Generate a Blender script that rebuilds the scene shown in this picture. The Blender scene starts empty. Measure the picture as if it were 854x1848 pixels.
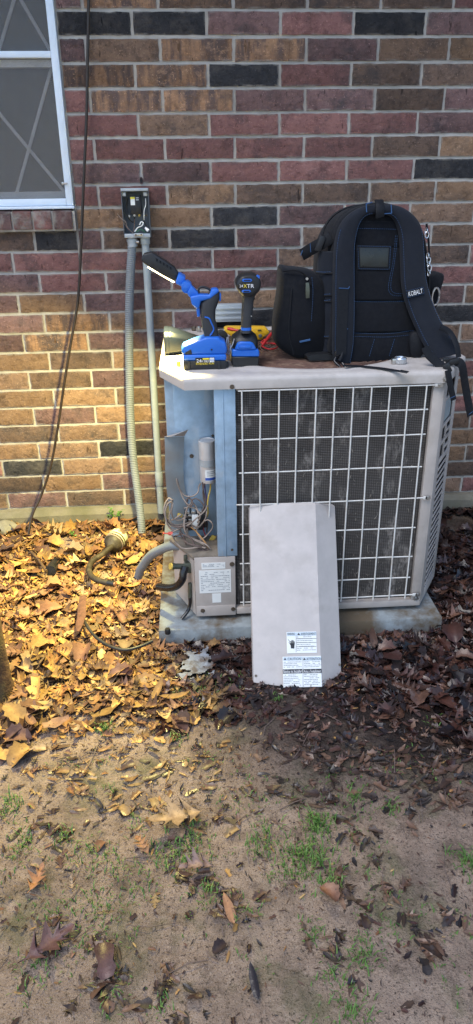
import bpy, bmesh, math, random
import numpy as np
from mathutils import Vector, Matrix, noise as mnoise
V = Vector
sc = bpy.context.scene
col = sc.collection
random.seed(11)
rad = math.radians

# ------------------------------------------------------------------ camera
CAM = V((0.0685, -2.8911, 1.3697))
YAW, PITCH, ROLL = 0.0601, 0.4374, -0.0132
FPX, PW, PH = 1275.08, 854.0, 1848.0
_f = V((math.sin(YAW) * math.cos(PITCH), math.cos(YAW) * math.cos(PITCH), -math.sin(PITCH)))
_r = V((math.cos(YAW), -math.sin(YAW), 0))
_u = _r.cross(_f)
FWD = _f
RGT = _r * math.cos(ROLL) + _u * math.sin(ROLL)
UPV = _u * math.cos(ROLL) - _r * math.sin(ROLL)
cd = bpy.data.cameras.new('camera')
cam = bpy.data.objects.new('camera', cd)
col.objects.link(cam)
m = Matrix((RGT, UPV, -FWD)).transposed().to_4x4()
m.translation = CAM
cam.matrix_world = m
cd.sensor_fit = 'VERTICAL'
cd.sensor_height = 24.0
cd.lens = FPX / PH * 24.0
cd.clip_start = 0.02
cd.clip_end = 400.0
sc.camera = cam

# ------------------------------------------------------------------ world, sun, exposure
SUN_EL, SUN_AZ = rad(58), rad(222)          # azimuth clockwise from +Y: the sun is behind the viewer, hazy
w = bpy.data.worlds.new('World')
sc.world = w
w.use_nodes = True
wn = w.node_tree.nodes
wl = w.node_tree.links
sky = wn.new('ShaderNodeTexSky')
sky.sky_type = 'NISHITA'
sky.sun_disc = False
sky.sun_elevation = SUN_EL
sky.sun_rotation = SUN_AZ
sky.air_density = 1.0
sky.dust_density = 0.8
sky.ozone_density = 1.6
bg = wn['Background']
bg.inputs['Strength'].default_value = 0.13
wl.new(sky.outputs[0], bg.inputs['Color'])
sl = bpy.data.lights.new('sun', 'SUN')
sl.energy = 1.0
sl.angle = rad(30)
sl.color = (1.0, 0.95, 0.89)
so = bpy.data.objects.new('sun', sl)
col.objects.link(so)
_d = V((math.sin(SUN_AZ) * math.cos(SUN_EL), math.cos(SUN_AZ) * math.cos(SUN_EL), math.sin(SUN_EL)))
so.rotation_euler = (-_d).to_track_quat('-Z', 'Y').to_euler()
so.location = _d * 20
sc.view_settings.view_transform = 'Standard'
sc.view_settings.look = 'None'
sc.view_settings.exposure = 1.1
sc.view_settings.gamma = 1.0
sc.view_settings.use_curve_mapping = False
LAMP_W = 20.0                                # the lit work light on the condenser

# ------------------------------------------------------------------ helpers
def _ray(px, py):
    return FWD + RGT * ((px - PW / 2) / FPX) - UPV * ((py - PH / 2) / FPX)
def A(px, py, y):                           # the place's point seen at a pixel, on the upright plane y = const
    d = _ray(px, py)
    return CAM + d * ((y - CAM.y) / d.y)
def G(px, py, z=0.0):                       # ... on the level plane z = const
    d = _ray(px, py)
    return CAM + d * ((z - CAM.z) / d.z)
def PL(px, py, p0, n):                      # ... on a plane through p0
    d = _ray(px, py)
    return CAM + d * ((p0 - CAM).dot(n) / d.dot(n))
def to_px(p):
    d = p - CAM
    k = d.dot(FWD)
    return PW / 2 + FPX * d.dot(RGT) / k, PH / 2 - FPX * d.dot(UPV) / k, k

OFF = {}
def link(o, parent=None):
    col.objects.link(o)
    if parent is not None:
        o.parent = parent
def tag(o, label=None, cat=None, group=None, kind=None):
    if label: o['label'] = label
    if cat: o['category'] = cat
    if group: o['group'] = group
    if kind: o['kind'] = kind
    return o
def thing(name, label, cat, loc=(0, 0, 0), group=None):
    o = bpy.data.objects.new(name, None)
    o.empty_display_size = 0.05
    o.location = loc
    link(o)
    OFF[o.name] = V(loc)
    return tag(o, label, cat, group)

def catmull(pts, k=6, closed=False):
    pts = [V(p) for p in pts]
    if len(pts) < 3: return pts
    out = []
    n = len(pts)
    rng = range(n if closed else n - 1)
    for i in rng:
        if closed:
            a, b, c, d = pts[(i - 1) % n], pts[i], pts[(i + 1) % n], pts[(i + 2) % n]
        else:
            b, c = pts[i], pts[i + 1]
            a = pts[i - 1] if i > 0 else b * 2 - c
            d = pts[i + 2] if i + 2 < n else c * 2 - b
        for j in range(k):
            t = j / k
            out.append(0.5 * ((2 * b) + (c - a) * t + (2 * a - 5 * b + 4 * c - d) * t * t + (3 * b - a - 3 * c + d) * t ** 3))
    if not closed: out.append(pts[-1])
    return out

class MB:
    def __init__(s):
        s.v = []; s.f = []
    def add(s, vs, fs):
        o = len(s.v)
        s.v += [V(p) for p in vs]
        s.f += [[i + o for i in f] for f in fs]
        return s
    def box(s, c, sz, R=None):
        c = V(c); h = V(sz) * 0.5
        vs = []
        for z in (-1, 1):
            for y in (-1, 1):
                for x in (-1, 1):
                    p = V((x * h.x, y * h.y, z * h.z))
                    if R is not None: p = R @ p
                    vs.append(c + p)
        return s.add(vs, [(0, 2, 3, 1), (4, 5, 7, 6), (0, 1, 5, 4), (2, 6, 7, 3), (0, 4, 6, 2), (1, 3, 7, 5)])
    def bx(s, x0, x1, y0, y1, z0, z1):
        return s.box(((x0 + x1) / 2, (y0 + y1) / 2, (z0 + z1) / 2), (abs(x1 - x0), abs(y1 - y0), abs(z1 - z0)))
    def loft(s, rings, cap0=True, cap1=True, closed=True):
        n = len(rings[0])
        vs = [p for r in rings for p in r]
        fs = []
        for i in range(len(rings) - 1):
            for j in range(n if closed else n - 1):
                a, b = i * n + j, i * n + (j + 1) % n
                fs.append((a, b, b + n, a + n))
        if cap0: fs.append(tuple(range(n))[::-1])
        if cap1: fs.append(tuple(range((len(rings) - 1) * n, len(rings) * n)))
        return s.add(vs, fs)
    def tube(s, pts, r, n=8, closed=False, caps=True):
        pts = [V(p) for p in pts]
        N = len(pts)
        rr = r if isinstance(r, (list, tuple)) else [r] * N
        rings = []
        up = None
        for i, p in enumerate(pts):
            if closed: t = pts[(i + 1) % N] - pts[(i - 1) % N]
            else: t = pts[min(i + 1, N - 1)] - pts[max(i - 1, 0)]
            if t.length < 1e-9: t = V((0, 0, 1))
            t.normalize()
            if up is None:
                up = t.orthogonal().normalized()
            else:
                up = (up - t * up.dot(t))
                up = up.normalized() if up.length > 1e-6 else t.orthogonal().normalized()
            b = t.cross(up)
            rings.append([p + (up * math.cos(a) + b * math.sin(a)) * rr[i] for a in [2 * math.pi * k / n for k in range(n)]])
        if closed:
            rings.append(rings[0])
            return s.loft(rings, False, False)
        return s.loft(rings, caps, caps)
    def cyl(s, a, b, r, r2=None, n=16):
        return s.tube([a, b], [r, r if r2 is None else r2], n)
    def prism(s, pts, vec, off=0.0):
        vec = V(vec)
        p0 = [V(p) + vec * off for p in pts]
        return s.loft([p0, [p + vec for p in p0]])
    def ribbon(s, pts, width, thick, nrm):
        # a flat band along pts; nrm = its facing direction (one or one per point), width may vary
        N = len(pts); pts = [V(p) for p in pts]
        rings = []
        for i, p in enumerate(pts):
            t = (pts[min(i + 1, N - 1)] - pts[max(i - 1, 0)]).normalized()
            nn = V(nrm[i]) if isinstance(nrm, list) else V(nrm)
            side = t.cross(nn).normalized()
            nn = side.cross(t).normalized()
            wd = width[i] if isinstance(width, (list, tuple)) else width
            h = thick / 2
            rings.append([p + side * (wd / 2) + nn * (h * .4), p + side * (wd / 2 - h * .8) + nn * h, p - side * (wd / 2 - h * .8) + nn * h, p - side * (wd / 2) + nn * (h * .4),
                          p - side * (wd / 2) - nn * (h * .4), p - side * (wd / 2 - h * .8) - nn * h, p + side * (wd / 2 - h * .8) - nn * h, p + side * (wd / 2) - nn * (h * .4)])
        return s.loft(rings)
    def build(s, name, mat, parent=None, bev=0, seg=2, smooth=35, org=None, wob=0):
        if org is None:
            p = parent
            org = V((0, 0, 0))
            while p is not None:
                if p.name in OFF: org = OFF[p.name]; break
                p = p.parent
        org = V(org)
        me = bpy.data.meshes.new(name)
        me.from_pydata([tuple(p - org) for p in s.v], [], s.f)
        bm = bmesh.new()
        bm.from_mesh(me)
        bmesh.ops.recalc_face_normals(bm, faces=bm.faces[:])
        if bev:
            es = [e for e in bm.edges if len(e.link_faces) == 2 and e.calc_face_angle(0) > rad(28)]
            try:
                bmesh.ops.bevel(bm, geom=es, offset=bev, offset_type='OFFSET', segments=seg, profile=0.5, affect='EDGES', clamp_overlap=True)
            except Exception:
                pass
        if wob:
            for v_ in bm.verts:
                q = (v_.co + org) * 23
                v_.co += V((mnoise.noise(q), mnoise.noise(q + V((7, 1, 3))), mnoise.noise(q + V((2, 9, 5))))) * wob
        bm.to_mesh(me)
        bm.free()
        if smooth:
            me.polygons.foreach_set('use_smooth', [True] * len(me.polygons))
            me.set_sharp_from_angle(angle=rad(smooth))
        me.materials.append(mat if not isinstance(mat, str) else M[mat])
        o = bpy.data.objects.new(name, me)
        if parent is None: o.location = org
        link(o, parent)
        return o

def text(s, name, mat, parent, c, xd, ud, w=None, h=None, off=0.0006, ext=0.0002, org=None):
    """Lettering as real mesh, centred at c, running along xd with its top towards ud."""
    cu = bpy.data.curves.new('t', 'FONT')
    cu.body = s
    cu.align_x = 'LEFT'
    cu.resolution_u = 2
    o = bpy.data.objects.new('t', cu)
    col.objects.link(o)
    dg = bpy.context.evaluated_depsgraph_get()
    me = bpy.data.meshes.new_from_object(o.evaluated_get(dg))
    bpy.data.objects.remove(o)
    vs = np.array([v.co[:] for v in me.vertices])
    lo, hi = vs.min(0), vs.max(0)
    sx = (w / (hi[0] - lo[0])) if w else None
    sy = (h / (hi[1] - lo[1])) if h else None
    if sx is None: sx = sy
    if sy is None: sy = sx
    xd = V(xd).normalized(); ud = V(ud); ud = (ud - xd * ud.dot(xd)).normalized()
    nn = xd.cross(ud)
    mid = (lo + hi) / 2
    mb = MB()
    mb.v = [V(c) + xd * float((p[0] - mid[0]) * sx) + ud * float((p[1] - mid[1]) * sy) + nn * off for p in vs]
    mb.f = [list(p.vertices) for p in me.polygons]
    bpy.data.meshes.remove(me)
    return mb.build(name, mat, parent, smooth=0, org=org)

# ------------------------------------------------------------------ materials
M = {}
def nodes(name):
    mt = bpy.data.materials.new(name)
    mt.use_nodes = True
    nt = mt.node_tree
    return mt, nt, nt.nodes['Principled BSDF']
def N(nt, t, **kw):
    n = nt.nodes.new(t)
    for k, v_ in kw.items():
        if k in n.inputs: n.inputs[k].default_value = v_
        else: setattr(n, k, v_)
    return n
def rgba(c): return (c[0], c[1], c[2], 1.0)
def mixc(nt, fac, a, b, mode='MIX'):
    n = nt.nodes.new('ShaderNodeMix')
    n.data_type = 'RGBA'; n.blend_type = mode
    for sock, val in ((n.inputs[0], fac), (n.inputs[6], a), (n.inputs[7], b)):
        if hasattr(val, 'is_linked'): nt.links.new(val, sock)
        elif isinstance(val, (int, float)): sock.default_value = val
        else: sock.default_value = rgba(val)
    return n.outputs[2]
def noise_fac(nt, scale, lo, hi, detail=4, vec=None, rough=.6, stretch=None):
    if vec is None:
        g = nt.nodes.new('ShaderNodeNewGeometry'); vec = g.outputs['Position']
    if stretch:
        mp = nt.nodes.new('ShaderNodeMapping'); mp.inputs['Scale'].default_value = stretch
        if len(stretch) > 3: pass
        nt.links.new(vec, mp.inputs['Vector']); vec = mp.outputs[0]
    n = N(nt, 'ShaderNodeTexNoise', Scale=scale, Detail=detail, Roughness=rough)
    nt.links.new(vec, n.inputs['Vector'])
    r = N(nt, 'ShaderNodeMapRange')
    r.inputs['From Min'].default_value = lo; r.inputs['From Max'].default_value = hi
    nt.links.new(n.outputs['Fac'], r.inputs['Value'])
    return r.outputs[0]
def bump(nt, b, scale, strength, dist=.002, detail=4, stretch=None, vec=None):
    f = noise_fac(nt, scale, 0, 1, detail, vec, stretch=stretch)
    n = N(nt, 'ShaderNodeBump', Strength=strength, Distance=dist)
    nt.links.new(f, n.inputs['Height'])
    nt.links.new(n.outputs[0], b.inputs['Normal'])
    return n
def mat(name, c, rough=.6, metal=0.0, var=.18, scale=18, bmp=.15, bscale=120, bdist=.001, spec=.5, dirt=None, dscale=9, dlo=.5, dhi=.75, dstretch=None, rvar=.12, sheen=0, coat=0):
    mt, nt, b = nodes(name)
    c = V(c)
    f = noise_fac(nt, scale, .3, .7)
    o = mixc(nt, f, tuple(c * (1 - var)), tuple(min(1, x * (1 + var)) for x in c))
    if dirt:
        f2 = noise_fac(nt, dscale, dlo, dhi, 6, stretch=dstretch)
        o = mixc(nt, f2, o, dirt)
    nt.links.new(o, b.inputs['Base Color'])
    b.inputs['Metallic'].default_value = metal
    b.inputs['Specular IOR Level'].default_value = spec
    rn = noise_fac(nt, scale * 2, .3, .7)
    r = N(nt, 'ShaderNodeMapRange')
    r.inputs['To Min'].default_value = max(.02, rough - rvar); r.inputs['To Max'].default_value = min(1, rough + rvar)
    nt.links.new(rn, r.inputs['Value'])
    nt.links.new(r.outputs[0], b.inputs['Roughness'])
    if sheen:
        b.inputs['Sheen Weight'].default_value = sheen
        b.inputs['Sheen Roughness'].default_value = .5
    if coat: b.inputs['Coat Weight'].default_value = coat
    if bmp: bump(nt, b, bscale, bmp, bdist)
    M[name] = mt
    return mt

# painted and bare metal
mat('panel_paint_lit', (.445, .41, .39), .5, var=.08, dirt=(.27, .235, .205), dscale=7, dlo=.54, dhi=.95, bmp=.12)  # the tan paint lightened, with the light on the leaning panel put into its colour
mat('tan_paint', (.41, .368, .335), .5, var=.08, dirt=(.25, .21, .165), dscale=7, dlo=.52, dhi=.9, bmp=.12)
mat('tan_top', (.45, .415, .385), .55, var=.1, dirt=(.30, .26, .21), dscale=11, dlo=.5, dhi=.85, bmp=.15)
mat('galvanised', (.30, .42, .54), .42, metal=.35, var=.14, scale=30, dirt=(.42, .49, .55), dscale=22, dlo=.55, dhi=.7, dstretch=(1, 1, .35), bmp=.06)  # blue of the reflected sky is mixed into this base colour
mat('galvanised_dusty', (.31, .37, .40), .6, metal=.3, var=.15, scale=14, dirt=(.30, .27, .23), dscale=8, dlo=.45, dhi=.8)
mat('aluminium_can', (.62, .61, .60), .38, metal=.45, var=.08, bmp=.03)
mat('steel', (.55, .54, .52), .35, metal=1, var=.1, bmp=.05)
mat('screw_dark', (.16, .13, .10), .5, metal=.8, bmp=.2)
mat('screw_zinc', (.45, .44, .42), .38, metal=.9, bmp=.1)
mat('wire_white', (.62, .61, .58), .45, var=.1, scale=40, dirt=(.38, .27, .16), dscale=20, dlo=.62, dhi=.8, bmp=.15)
mat('rust', (.16, .085, .06), .75, metal=.2, var=.4, scale=60, dirt=(.30, .20, .13), dscale=30)
mat('recess_shade', (.012, .012, .013), .9, bmp=0)  # near-black that paints the shade inside holes and recesses
mat('box_grey', (.115, .135, .155), .5, metal=.15, var=.12, bmp=.06)
mat('box_light', (.36, .40, .43), .45, metal=.25, var=.1, bmp=.06)
mat('black_plastic', (.010, .011, .013), .48, var=.2, bmp=.1, bscale=400)
mat('black_gloss', (.012, .012, .014), .22, var=.2, bmp=.02)
mat('rubber_grip', (.024, .026, .03), .62, var=.15, bmp=.3, bscale=500, bdist=.0006)
mat('tool_blue', (.012, .12, .52), .4, var=.06, bmp=.05, bscale=300)
mat('grey_gloss', (.0035, .005, .010), .32, var=.12, bmp=.01, spec=.18, rvar=.05)
mat('meter_yellow', (.72, .42, .02), .45, var=.08, bmp=.05)
mat('red_lead', (.45, .02, .025), .4, var=.1, bmp=.03)
mat('red_nut', (.55, .07, .045), .5, var=.1, bmp=.05)
mat('label_white', (.72, .74, .72), .4, var=.04, bmp=.03)
mat('label_yellow', (.70, .62, .05), .45, var=.05, bmp=0)
mat('label_blue', (.03, .09, .40), .45, var=.05, bmp=0)
mat('ink', (.02, .022, .028), .6, var=.05, bmp=0)
mat('ink_grey', (.20, .22, .25), .6, var=.1, bmp=0)
mat('ink_head', (.48, .56, .62), .5, var=.05, bmp=0)
mat('print_white', (.80, .80, .80), .5, var=.02, bmp=0)
mat('print_yellow', (.80, .62, .06), .5, var=.02, bmp=0)
mat('fabric', (.0035, .0045, .0075), .85, var=.25, scale=40, bmp=.5, bscale=900, bdist=.0006, sheen=.05, spec=.25)
mat('fabric_pad', (.0075, .010, .0165), .8, var=.2, scale=25, bmp=.4, bscale=1100, bdist=.0005, sheen=.08, spec=.25)
mat('webbing', (.005, .006, .009), .7, var=.2, scale=60, bmp=.5, bscale=700, bdist=.0006, spec=.3)
mat('thread', (.024, .078, .19), .7, var=.2, bmp=0)
mat('clear_vinyl', (.014, .017, .016), .36, var=.4, scale=25, bmp=.1, bscale=30)
mat('flex_grey', (.17, .195, .215), .6, var=.1, bmp=.08)
mat('pvc_grey', (.30, .345, .36), .5, var=.07, bmp=.05, dirt=(.34, .35, .31), dlo=.6, dhi=.9)
mat('cable_brown', (.022, .014, .010), .45, var=.25, bmp=.1)
mat('cable_black', (.02, .02, .02), .5, var=.25, bmp=.1)
mat('wire_tan', (.27, .215, .175), .6, var=.25, scale=50, bmp=.1)
mat('wire_brown', (.13, .09, .075), .6, var=.25, scale=50, bmp=.1)
mat('wire_purple', (.09, .06, .20), .5, var=.1, bmp=0)
mat('wire_yellow', (.50, .36, .07), .5, var=.1, bmp=0)
mat('wire_orange', (.48, .25, .09), .5, var=.1, bmp=0)
mat('wire_green', (.03, .12, .06), .5, var=.1, bmp=0)
mat('brass_dull', (.10, .11, .085), .5, metal=.5, var=.3, bmp=.2)
mat('copper_cut', (.62, .33, .20), .4, metal=.8, bmp=.1)
mat('pipe_dark', (.030, .024, .016), .6, var=.35, scale=40, dirt=(.085, .07, .045), dscale=30)
mat('drier_pale', (.56, .57, .38), .7, var=.12, dirt=(.14, .085, .05), dscale=16, dlo=.54, dhi=.58, bmp=.2)
mat('pad_concrete', (.235, .265, .275), .8, var=.18, scale=30, dirt=(.105, .078, .048), dscale=6.5, dlo=.42, dhi=.56, bmp=.5, bscale=160, bdist=.002)
mat('dust_floor', (.18, .15, .115), .9, var=.25, scale=40, bmp=.6, bscale=200, bdist=.003)
mat('window_paint', (.66, .76, .87), .45, var=.05, dirt=(.42, .45, .47), dscale=14, dlo=.6, dhi=.9, bmp=.08)
mat('muntin_paint', (.70, .71, .71), .6, var=.1, bmp=.05)
mat('room_dark', (.05, .05, .05), .9, bmp=0)
mat('blind', (.12, .12, .115), .8, var=.1, bmp=.1)
mat('bark', (.085, .048, .024), .9, var=.35, scale=30, bmp=.9, bscale=60, bdist=.006, dirt=(.14, .12, .04), dscale=8)
mat('bark_red', (.10, .045, .03), .85, var=.35, scale=60, bmp=.8, bscale=90, bdist=.004)
mat('stone', (.20, .19, .155), .9, var=.2, scale=30, bmp=.6)
mat('concrete_ledge', (.17, .155, .12), .9, var=.18, scale=20, dirt=(.085, .085, .04), dscale=6, dlo=.42, dhi=.75, bmp=.6, bscale=120, bdist=.003)
mat('soffit', (.5, .5, .48), .7, bmp=.05)
mat('white_crust', (.25, .27, .30), .9, var=.2, scale=40, bmp=.7, bscale=150, bdist=.003, dirt=(.12, .10, .085), dscale=30, dlo=.45, dhi=.62)
mat('coin_silver', (.58, .60, .62), .3, metal=.9, var=.12, bmp=.1)
mat('capacitor_grey', (.42, .46, .48), .5, metal=.4, bmp=.05)

def wall_grime(nt):
    g_ = noise_fac(nt, 2.6, .50, .78, 7, rough=.65, stretch=(1, 1, .6))
    k_ = N(nt, 'ShaderNodeMath', operation='MULTIPLY'); k_.inputs[1].default_value = .36
    nt.links.new(g_, k_.inputs[0])
    return k_.outputs[0]
def mat_mortar():
    mt, nt, b = nodes('mortar')
    f = noise_fac(nt, 25, .3, .7)
    o = mixc(nt, f, (.35, .33, .30), (.47, .45, .415))
    o = mixc(nt, noise_fac(nt, 3.5, .56, .8, 5), o, (.19, .175, .14))
    o = mixc(nt, wall_grime(nt), o, (.11, .095, .075))
    nt.links.new(o, b.inputs['Base Color'])
    b.inputs['Roughness'].default_value = .95
    bump(nt, b, 260, .7, .003, 6)
    M['mortar'] = mt
mat_mortar()

def mat_brick(name, c, c2, dark=(.045, .043, .047), stripe=None, blot=.5, speck=True):
    """c/c2: the clay; dark: iron flashing in blotches; stripe: a second colour in upright bands."""
    mt, nt, b = nodes(name)
    oi = nt.nodes.new('ShaderNodeObjectInfo')
    g = nt.nodes.new('ShaderNodeNewGeometry')
    sep = nt.nodes.new('ShaderNodeCombineXYZ')
    ml = N(nt, 'ShaderNodeMath', operation='MULTIPLY'); ml.inputs[1].default_value = 37.0
    nt.links.new(oi.outputs['Random'], ml.inputs[0])
    nt.links.new(ml.outputs[0], sep.inputs[1])
    ad = N(nt, 'ShaderNodeVectorMath', operation='ADD')
    nt.links.new(g.outputs['Position'], ad.inputs[0]); nt.links.new(sep.outputs[0], ad.inputs[1])
    vec = ad.outputs[0]
    o = mixc(nt, noise_fac(nt, 14, .3, .7, 5, vec), c, c2)
    if stripe:
        o = mixc(nt, noise_fac(nt, 1.0, .42, .56, 5, vec, stretch=(26, 26, 5)), o, stripe)
    o = mixc(nt, noise_fac(nt, 10, blot - .11, blot + .14, 7, vec, rough=.72), o, dark)
    o = mixc(nt, noise_fac(nt, 30, .50, .74, 6, vec, rough=.75), o, tuple(x * .42 for x in c))
    o = mixc(nt, noise_fac(nt, 22, .55, .80, 6, vec, rough=.75, stretch=(1, 1, 1.6)), o, tuple(min(1, x * 1.35 + .015) for x in c2))
    if speck:
        o = mixc(nt, noise_fac(nt, 190, .64, .72, 2, vec), o, tuple(min(1, x * 1.5 + .02) for x in c2))
        o = mixc(nt, noise_fac(nt, 150, .66, .74, 2, vec), o, tuple(x * .3 for x in c))
    # mortar dragged over the arrises, uneven
    tc = nt.nodes.new('ShaderNodeTexCoord'); sx = nt.nodes.new('ShaderNodeSeparateXYZ')
    nt.links.new(tc.outputs['Object'], sx.inputs[0])
    ee = []
    for ax_, h_ in ((0, .1218), (2, .0327)):
        ab = N(nt, 'ShaderNodeMath', operation='ABSOLUTE'); nt.links.new(sx.outputs[ax_], ab.inputs[0])
        q_ = N(nt, 'ShaderNodeMapRange'); q_.inputs['From Min'].default_value = h_ - .006; q_.inputs['From Max'].default_value = h_
        nt.links.new(ab.outputs[0], q_.inputs['Value']); ee.append(q_.outputs[0])
    mx_ = N(nt, 'ShaderNodeMath', operation='MAXIMUM'); nt.links.new(ee[0], mx_.inputs[0]); nt.links.new(ee[1], mx_.inputs[1])
    ms = N(nt, 'ShaderNodeMath', operation='MULTIPLY'); nt.links.new(mx_.outputs[0], ms.inputs[0]); nt.links.new(noise_fac(nt, 26, .46, .66, 5, vec), ms.inputs[1])
    o = mixc(nt, ms.outputs[0], o, (.27, .25, .225))
    o = mixc(nt, wall_grime(nt), o, tuple(x * .45 for x in c))
    sc_ = noise_fac(nt, 1.0, .66, .70, 3, vec, stretch=(60, 60, 16))
    o = mixc(nt, sc_, o, tuple(x * .4 for x in c))
    hs = nt.nodes.new('ShaderNodeHueSaturation')
    mr = N(nt, 'ShaderNodeMapRange'); mr.inputs['To Min'].default_value = .68; mr.inputs['To Max'].default_value = 1.18
    nt.links.new(oi.outputs['Random'], mr.inputs['Value'])
    nt.links.new(mr.outputs[0], hs.inputs['Value'])
    nt.links.new(o, hs.inputs['Color'])
    nt.links.new(hs.outputs[0], b.inputs['Base Color'])
    b.inputs['Roughness'].default_value = .88
    b.inputs['Specular IOR Level'].default_value = .3
    b1 = bump(nt, b, 60, .8, .006, 8, vec=vec)
    # gouges dragged across the face
    f2 = noise_fac(nt, 1.0, .60, .70, 2, vec, stretch=(22, 22, 38))
    b2 = N(nt, 'ShaderNodeBump', Strength=.5, Distance=.003, invert=True)
    nt.links.new(f2, b2.inputs['Height'])
    nt.links.new(b1.outputs[0], b2.inputs['Normal'])
    nt.links.new(b2.outputs[0], b.inputs['Normal'])
    M[name] = mt
mat_brick('brick_red', (.185, .088, .082), (.235, .120, .108), blot=.61)
mat_brick('brick_plum', (.135, .080, .078), (.185, .112, .105), blot=.58)
mat_brick('brick_dark', (.022, .023, .027), (.038, .038, .042), dark=(.085, .075, .068), blot=.60)
mat_brick('brick_orange', (.215, .130, .078), (.28, .180, .115), blot=.60)
mat_brick('brick_tan', (.175, .110, .075), (.23, .150, .105), blot=.59)
mat_brick('brick_flashed', (.25, .140, .080), (.31, .185, .11), stripe=(.10, .070, .062), blot=.60)
mat_brick('brick_brown', (.105, .072, .056), (.16, .105, .078), blot=.58)

def leaf_shader(name, src):
    mt, nt, b = nodes(name)
    if src == 'obj':
        oi = nt.nodes.new('ShaderNodeObjectInfo'); c = oi.outputs['Color']; al = oi.outputs['Alpha']
    else:
        at = N(nt, 'ShaderNodeAttribute', attribute_name='leafcol'); c = at.outputs['Color']; al = at.outputs['Alpha']
    f = noise_fac(nt, 45, .35, .68, 5)
    o = mixc(nt, f, c, (.35, .27, .22), 'MULTIPLY')
    sh_ = N(nt, 'ShaderNodeAttribute', attribute_name='rib')
    o = mixc(nt, .75, o, sh_.outputs['Color'], 'MULTIPLY')
    o2 = mixc(nt, .35, o, c)
    o3 = mixc(nt, noise_fac(nt, 120, .62, .72, 3), o2, (.05, .03, .02))
    nt.links.new(o3, b.inputs['Base Color'])
    # alpha carries how dry the leaf is: wet ones are glossy
    mr = N(nt, 'ShaderNodeMapRange'); mr.inputs['To Min'].default_value = .22; mr.inputs['To Max'].default_value = .8
    nt.links.new(al, mr.inputs['Value'])
    nt.links.new(mr.outputs[0], b.inputs['Roughness'])
    bump(nt, b, 130, .5, .002, 4)
    M[name] = mt
leaf_shader('leaf_object', 'obj')
leaf_shader('leaf_mass', 'attr')

def mat_grass():
    mt, nt, b = nodes('grass_blade')
    o = mixc(nt, noise_fac(nt, 40, .35, .65), (.05, .125, .02), (.115, .215, .045))
    nt.links.new(o, b.inputs['Base Color'])
    b.inputs['Roughness'].default_value = .5
    M['grass_blade'] = mt
    mt, nt, b = nodes('weed_leaf')
    o = mixc(nt, noise_fac(nt, 60, .35, .65), (.04, .12, .015), (.10, .22, .03))
    nt.links.new(o, b.inputs['Base Color'])
    b.inputs['Roughness'].default_value = .45
    M['weed_leaf'] = mt
mat_grass()
# ------------------------------------------------------------------ ground
def smooth01(a, b, x):
    t = max(0.0, min(1.0, (x - a) / (b - a)))
    return t * t * (3 - 2 * t)
def ground_z(x, y):
    n = mnoise.noise(V((x * 1.3, y * 1.3, 3))) * .012 + mnoise.noise(V((x * 5, y * 5, 1))) * .006 + mnoise.noise(V((x * 17, y * 17, 8))) * .0035 + mnoise.noise(V((x * 44, y * 44, 5))) * .0026
    k = 1 - smooth01(3, 8, max(abs(x), abs(y)))
    z = n * k
    z += .012 * math.exp(-((x + .40) ** 2 + (y + .27) ** 2) / .02)      # bare mound by the drain
    if -.1 < x < .9 and -1.0 < y < -.1: z = min(z, .004)
    return z - .006

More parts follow.
